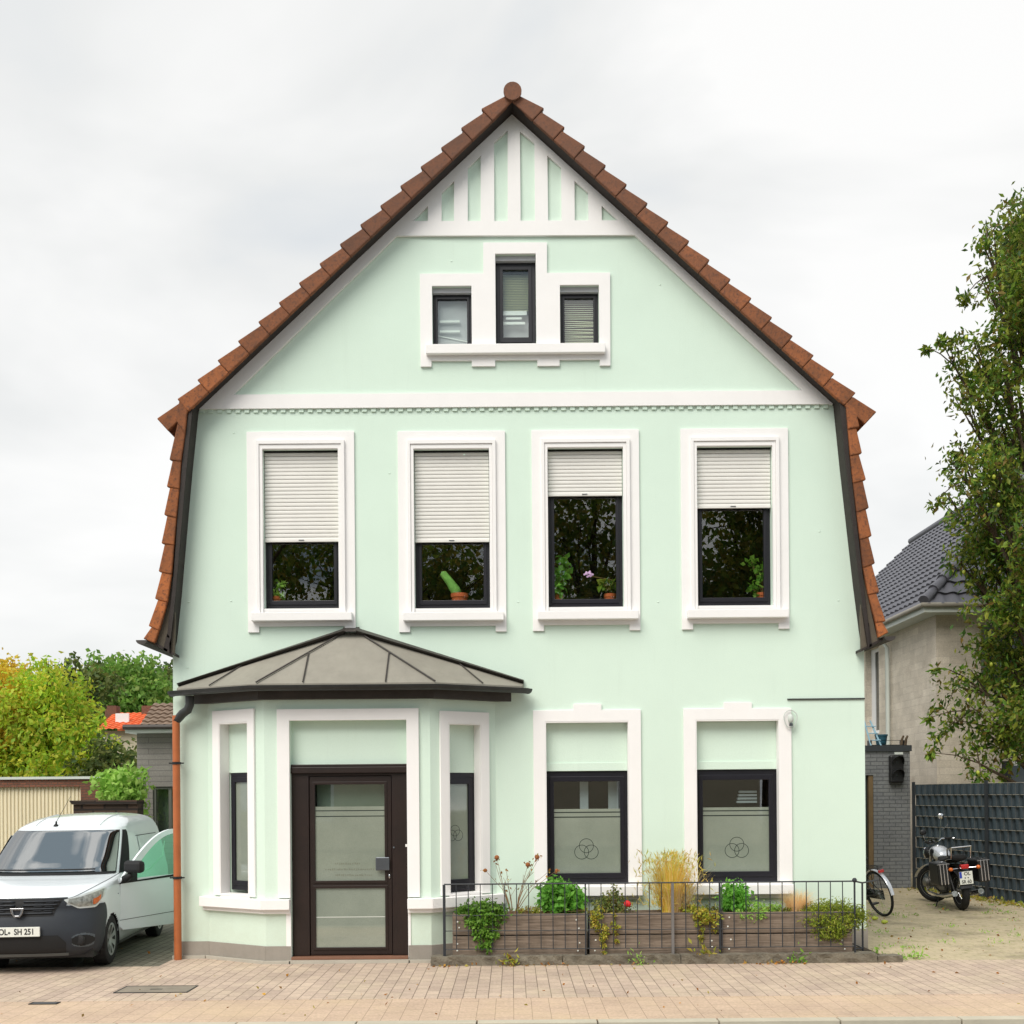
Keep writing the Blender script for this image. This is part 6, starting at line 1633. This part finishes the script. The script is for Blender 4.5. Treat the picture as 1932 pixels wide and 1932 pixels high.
# dark block wall
YB = 6.6
wa = P(132, 1512, YB); wb = P(262, 1512, YB); z1 = P(200, 1510, YB)[1]
w_ = thing('stone_wall', 'low dark stone wall with a projecting coping behind the van roof', 'wall', (wa[0], YB, 0))
MB().box(.06, wb[0]-wa[0]-.02, 0, .3, 0, z1-.07).build('masonry', M['darkwall'], w_)
MB().slab([[(.0, z1), (wb[0]-wa[0]-.02, z1), (wb[0]-wa[0]-.02, z1-.069), (.05, z1-.069)]], -.05, .35).build('coping', M['darkwall'], w_)
# grey annex on the left
YL = 9.0
lx0 = P(259, 1500, YL)[0]; ez = P(290, 1384, YL)[1]
la = thing('grey_outbuilding', 'grey block outbuilding with brown hipped tile roof behind the drainpipe', 'outbuilding', (lx0, YL, 0))
wx0 = P(288, 1484, YL)[0]-lx0; wz1 = P(300, 1484, YL)[1]; wz0 = P(300, 1575, YL)[1]; wx1 = wx0+.72
MB().slab([rect(0, 4.2, 0, ez), rect(wx0, wx1, wz0, wz1)], 0, .2).build('wall', M['greypanel'], la)
MB().box(0, .2, .201, 5, 0, ez).build('wall', M['greypanel'], la)
wn = MB().slab([rect(wx0, wx1, wz0, wz1), rect(wx0+.05, wx1-.05, wz0+.05, wz1-.05)], .04, .1).box(wx0+.30, wx0+.36, .045, .095, wz0+.05, wz1-.05).build('window', M['greenframe'], la)
MB().box(wx0+.04, wx1-.04, .07, .075, wz0+.04, wz1-.04).build('pane', M['glass_low'], wn)
MB().box(wx0, wx1, .35, .37, wz0, wz1).build('curtain', M['frost'], wn)
e0 = P(236, 1384, YL-.3)[0]-lx0
MB().box(e0, 4.4, -.3, 5, ez+.001, ez+.10).build('eaves_board', M['zincw'], la)
MB().tube([(e0-.02, -.35, ez+.11), (4.4, -.35, ez+.11)], .05, 8).build('gutter', M['zinc_dark'], la, smooth=True)
pantile('roof', M['brownroof'], (e0+.30, -.32, ez+.1), (4.4, -.32, ez+.1), .52, .9, 6, .15, lambda v: 0, lambda v: 1, la, lift=.035, amp=.015)
pantile('roof', M['brownroof'], (e0+.30, 5, ez+.1), (e0+.30, -.32, ez+.1), .52, .3, 6, .15, lambda v: 0, lambda v: 1-v*.18, la, lift=.035, amp=.015)
# far orange roofed house
YO = 40
oa = P(180, 1378, YO); ob = P(300, 1339, YO)
oh = thing('distant_house', 'distant house with bright orange red tile roof between the trees', 'house', (oa[0], YO, 0))
wd = ob[0]-oa[0]+3
rz0, rz1 = oa[1], P(240, 1338, YO)[1]
MB().box(.3, wd-.3, .4, 8, 0, rz0).build('wall', M['housewall'], oh)
pantile('roof', M['redroof'], (0, 0, rz0), (wd, 0, rz0), rz1-rz0, 2.6, 11, .3, lambda v: 0, lambda v: 1, oh, lift=.05, amp=.02)
s = MB().box(.1, wd-.1, 2.7, 2.9, rz0-.1, rz1).build('roof_ridge', M['redroof'], oh)
for px in (211, 280):
    x, z = P(px, 1332, YO+2.5); s = MB().box(x-oa[0]-.28, x-oa[0]+.28, 2.3, 2.9, rz1-.3, z).build('chimney', M['fascia'], oh)
x, z = P(234, 1358, YO+1.2); MB().box(x-oa[0]-.35, x-oa[0]+.3, 1.0, 1.1, z-.3, z+.3).build('roof_window', M['oldframe'], oh)
# trees
def tblobs(specs, y, jit, seed):
    rr = random.Random(seed); o = []
    for px, py, r in specs:
        yy = y+rr.uniform(-jit, jit); x, z = P(px, py, yy); o.append((x, yy, z, r, r, r))
    return o
make_tree('autumn_tree', 'yellow green tree rising behind the garage, tallest on the left', (P(80, 1500, 19)[0], 19, 0),
          tblobs([(90, 1275, .55), (70, 1300, .8), (115, 1310, .8), (60, 1340, 1.0), (132, 1345, .8), (105, 1355, 1.1), (158, 1382, .5), (50, 1400, 1.1), (120, 1410, 1.2), (170, 1425, .8), (90, 1450, 1.1), (140, 1460, .9), (40, 1460, 1.0), (88, 1250, .25)], 19, 1.2, 1), 1700, .15, L['autumn'], 51, trunk_r=.16, sub=.22, aspect=.55, group='trees on the left')
make_tree('autumn_tree', 'orange yellow tree cut by the left edge of the view', (P(-10, 1500, 20)[0], 20, 0),
          tblobs([(5, 1285, .8), (25, 1290, .6), (-30, 1300, 1.0), (10, 1340, 1.0), (-20, 1380, 1.2), (20, 1400, 1.0), (5, 1440, 1.1), (-60, 1380, 1.3), (-50, 1300, 1.0), (-45, 1450, 1.2)], 20, 1.2, 2), 1500, .15, leafmat('orange_autumn', [(236, 206, 64), (226, 180, 60), (200, 190, 64), (242, 214, 84)], .55), 52, trunk_r=.16, sub=.22, aspect=.55, group='trees on the left')
make_tree('green_tree', 'green round tree behind the orange roof', (P(235, 1500, 52)[0], 52, 0),
          tblobs([(200, 1290, 1.6), (225, 1278, 1.5), (255, 1283, 1.5), (280, 1300, 1.6), (240, 1310, 2.2), (205, 1320, 2), (290, 1325, 1.6), (170, 1310, 1.8), (250, 1340, 2.2), (200, 1350, 2)], 52, 1.5, 3), 130, .34, L['green'], 53, trunk_r=.3, sub=.4, aspect=.6, group='trees on the left')
make_tree('green_tree', 'dark green treetop peeping out beside the house wall', (P(330, 1500, 60)[0], 60, 0),
          tblobs([(318, 1310, 1.6), (335, 1300, 1.8), (355, 1320, 2.2), (312, 1335, 1.5), (340, 1350, 2.5)], 60, 1.5, 4), 120, .36, L['darkgreen'], 54, trunk_r=.3, sub=.4, aspect=.6, group='trees on the left')
make_tree('green_tree', 'dull green tree between the yellow tree and the far orange roof', (P(150, 1500, 34)[0], 34, 0),
          tblobs([(150, 1290, 1.1), (175, 1300, 1.1), (135, 1300, 1.1), (120, 1330, 1.5), (60, 1330, 1.5), (20, 1330, 1.5), (90, 1350, 1.5)], 34, 1.5, 5), 260, .26, L['darkgreen'], 55, trunk_r=.2, sub=.3, aspect=.6, group='trees on the left')
make_tree('dark_shrub', 'dark olive bush beside the grey outbuilding, above the lime hedge', (P(215, 1500, 17)[0], 17, 0),
          tblobs([(205, 1414, .35), (228, 1424, .4), (192, 1436, .6), (243, 1434, .45), (250, 1450, .6), (215, 1455, .8), (185, 1420, .5), (180, 1450, .8)], 17, .7, 6), 1100, .15, L['darkgreen'], 56, trunk_r=.08, sub=.18, aspect=.55, cat='bush')
make_tree('lime_hedge', 'pale lime green bush above the dark stone wall', (P(235, 1500, 7.8)[0], 7.8, 0),
          tblobs([(196, 1478, .2), (210, 1470, .22), (230, 1468, .24), (250, 1470, .24), (214, 1492, .28), (235, 1494, .3), (248, 1500, .3), (215, 1512, .28), (240, 1515, .35), (222, 1535, .3)], 7.6, .25, 7), 9000, .11, L['lime'], 57, trunk_r=.06, sub=.12, aspect=.7, cat='bush')
# far ones to close the horizon, mostly hidden
# ================================================================== ACROSS THE STREET (seen only as reflections in the panes)
for i, (x, y, h) in enumerate(((-11, -31, 16), (-4.2, -32, 15), (3.2, -31, 16.5), (10.5, -32, 16), (18, -33, 14))):
    rr = random.Random(60+i); bl = []
    for k in range(26):
        a = rr.uniform(0, 2*PI); q = rr.random()**.5*3.9; z = h*rr.uniform(.36, .90); bl.append((x+q*math.cos(a), y+q*math.sin(a), z, 1.7, 1.7, 1.5))
    make_tree('street_tree', ['tree across the street mirrored in the first upper window', 'tree across the street mirrored in the second upper window', 'tree across the street mirrored in the third upper window', 'tree across the street mirrored in the fourth upper window', 'tree across the street at the far right, behind the viewer'][i],
              (x, y, 0), bl, 105, .27, L['refl'], 60+i, trunk_r=.3, sub=.5, aspect=.6, fork=.35, group='trees across the street')
oh = thing('opposite_house', 'cream house across the street mirrored in the frosted door and lower windows', 'house', (-4, -27, 0))
MB().box(-9, 13, -8, 0, 0, 4.2).build('wall', M['housewall'], oh)
s = MB().slab([[(-9.4, 4.2), (13.4, 4.2), (10, 6.0), (-6, 6.0)]], -8, .4, None); s.build('roof', M['brownroof'], oh)
for x in (-6.5, -3, .8, 4.6, 8.5):
    w = MB().slab([rect(x-.7, x+.7, 1.0, 2.6), rect(x-.6, x+.6, 1.1, 2.5)], .001, .05).box(x-.03, x+.03, .005, .045, 1.1, 2.5).build('window', M['oldframe'], oh)
    MB().box(x-.6, x+.6, .003, .01, 1.1, 2.5).build('pane', M['winddark'], w)
# ================================================================== light, sky, camera
W = bpy.data.worlds.new('World'); scene.world = W; W.use_nodes = True
nt = W.node_tree; nt.nodes.clear()
N = lambda k: nt.nodes.new(k)
out = N('ShaderNodeOutputWorld'); bg = N('ShaderNodeBackground'); sky = N('ShaderNodeTexSky'); sky.sky_type = 'NISHITA'; sky.sun_disc = False
SUN = Vector((-.45, -.75, .95)).normalized()
sky.sun_elevation = math.asin(SUN.z); sky.sun_rotation = math.atan2(SUN.x, SUN.y)
tc = N('ShaderNodeTexCoord'); mp = N('ShaderNodeMapping'); mp.inputs['Scale'].default_value = (1.0, 1.0, 2.2); mp.inputs['Location'].default_value = (1.3, .2, .35)
n1 = N('ShaderNodeTexNoise'); n1.inputs['Scale'].default_value = 2.1; n1.inputs['Detail'].default_value = 5; n1.inputs['Roughness'].default_value = .5; n1.inputs['Distortion'].default_value = .35
nt.links.new(tc.outputs['Generated'], mp.inputs[0]); nt.links.new(mp.outputs[0], n1.inputs['Vector'])
rp = N('ShaderNodeValToRGB'); e = rp.color_ramp.elements
e[0].position = .33; e[0].color = (5.9, 6.2, 6.45, 1); e[1].position = .62; e[1].color = (8.3, 8.25, 8.1, 1)
m_ = e.new(.47); m_.color = (7.1, 7.15, 7.05, 1)
nt.links.new(n1.outputs['Fac'], rp.inputs[0])
mx = N('ShaderNodeMix'); mx.data_type = 'RGBA'; mx.inputs[0].default_value = .93
# heavier, broken cloud on the street side of the sky
n2 = N('ShaderNodeTexNoise'); n2.inputs['Scale'].default_value = 5.0; n2.inputs['Detail'].default_value = 6; n2.inputs['Distortion'].default_value = .8
nt.links.new(mp.outputs[0], n2.inputs['Vector'])
r2 = N('ShaderNodeValToRGB'); q = r2.color_ramp.elements; q[0].position = .42; q[0].color = (3.6, 4.4, 5.0, 1); q[1].position = .56; q[1].color = (10.5, 10.6, 10.4, 1)
nt.links.new(n2.outputs['Fac'], r2.inputs[0])
sp = N('ShaderNodeSeparateXYZ'); nt.links.new(tc.outputs['Generated'], sp.inputs[0])
mr_ = N('ShaderNodeMapRange'); mr_.inputs[1].default_value = .15; mr_.inputs[2].default_value = -.25; nt.links.new(sp.outputs[1], mr_.inputs[0])
mz_ = N('ShaderNodeMapRange'); mz_.inputs[1].default_value = .68; mz_.inputs[2].default_value = .86; nt.links.new(sp.outputs[2], mz_.inputs[0])
mxx = N('ShaderNodeMath'); mxx.operation = 'MAXIMUM'; nt.links.new(mr_.outputs[0], mxx.inputs[0]); nt.links.new(mz_.outputs[0], mxx.inputs[1])
mb_ = N('ShaderNodeMix'); mb_.data_type = 'RGBA'; nt.links.new(mxx.outputs[0], mb_.inputs[0]); nt.links.new(rp.outputs[0], mb_.inputs[6]); nt.links.new(r2.outputs[0], mb_.inputs[7])
nt.links.new(sky.outputs[0], mx.inputs[6]); nt.links.new(mb_.outputs[2], mx.inputs[7])
nt.links.new(mx.outputs[2], bg.inputs[0]); bg.inputs[1].default_value = .1
nt.links.new(bg.outputs[0], out.inputs[0])
ld = bpy.data.lights.new('sun', 'SUN'); ld.energy = 2.5; ld.angle = R(38); ld.color = (1, .955, .87)
lo_ = bpy.data.objects.new('sun', ld); col.objects.link(lo_); lo_.rotation_euler = (-SUN).to_track_quat('-Z', 'Y').to_euler()
cam = bpy.data.cameras.new('camera'); co = bpy.data.objects.new('camera', cam); col.objects.link(co)
cam.sensor_width = 36; cam.lens = 36*F/1932; cam.shift_y = (HY-966)/1932; cam.clip_end = 1500; cam.clip_start = .05
co.location = (0, -DC, HC); co.rotation_mode = 'XYZ'; co.rotation_euler = (R(90), ROLL, 0)
scene.camera = co
scene.render.engine = 'CYCLES'
scene.cycles.max_bounces = 8; scene.cycles.transparent_max_bounces = 12
scene.view_settings.view_transform = 'Standard'; scene.view_settings.look = 'None'; scene.view_settings.exposure = 0.34; scene.view_settings.gamma = 1
scene.render.resolution_x = 1024; scene.render.resolution_y = 1024
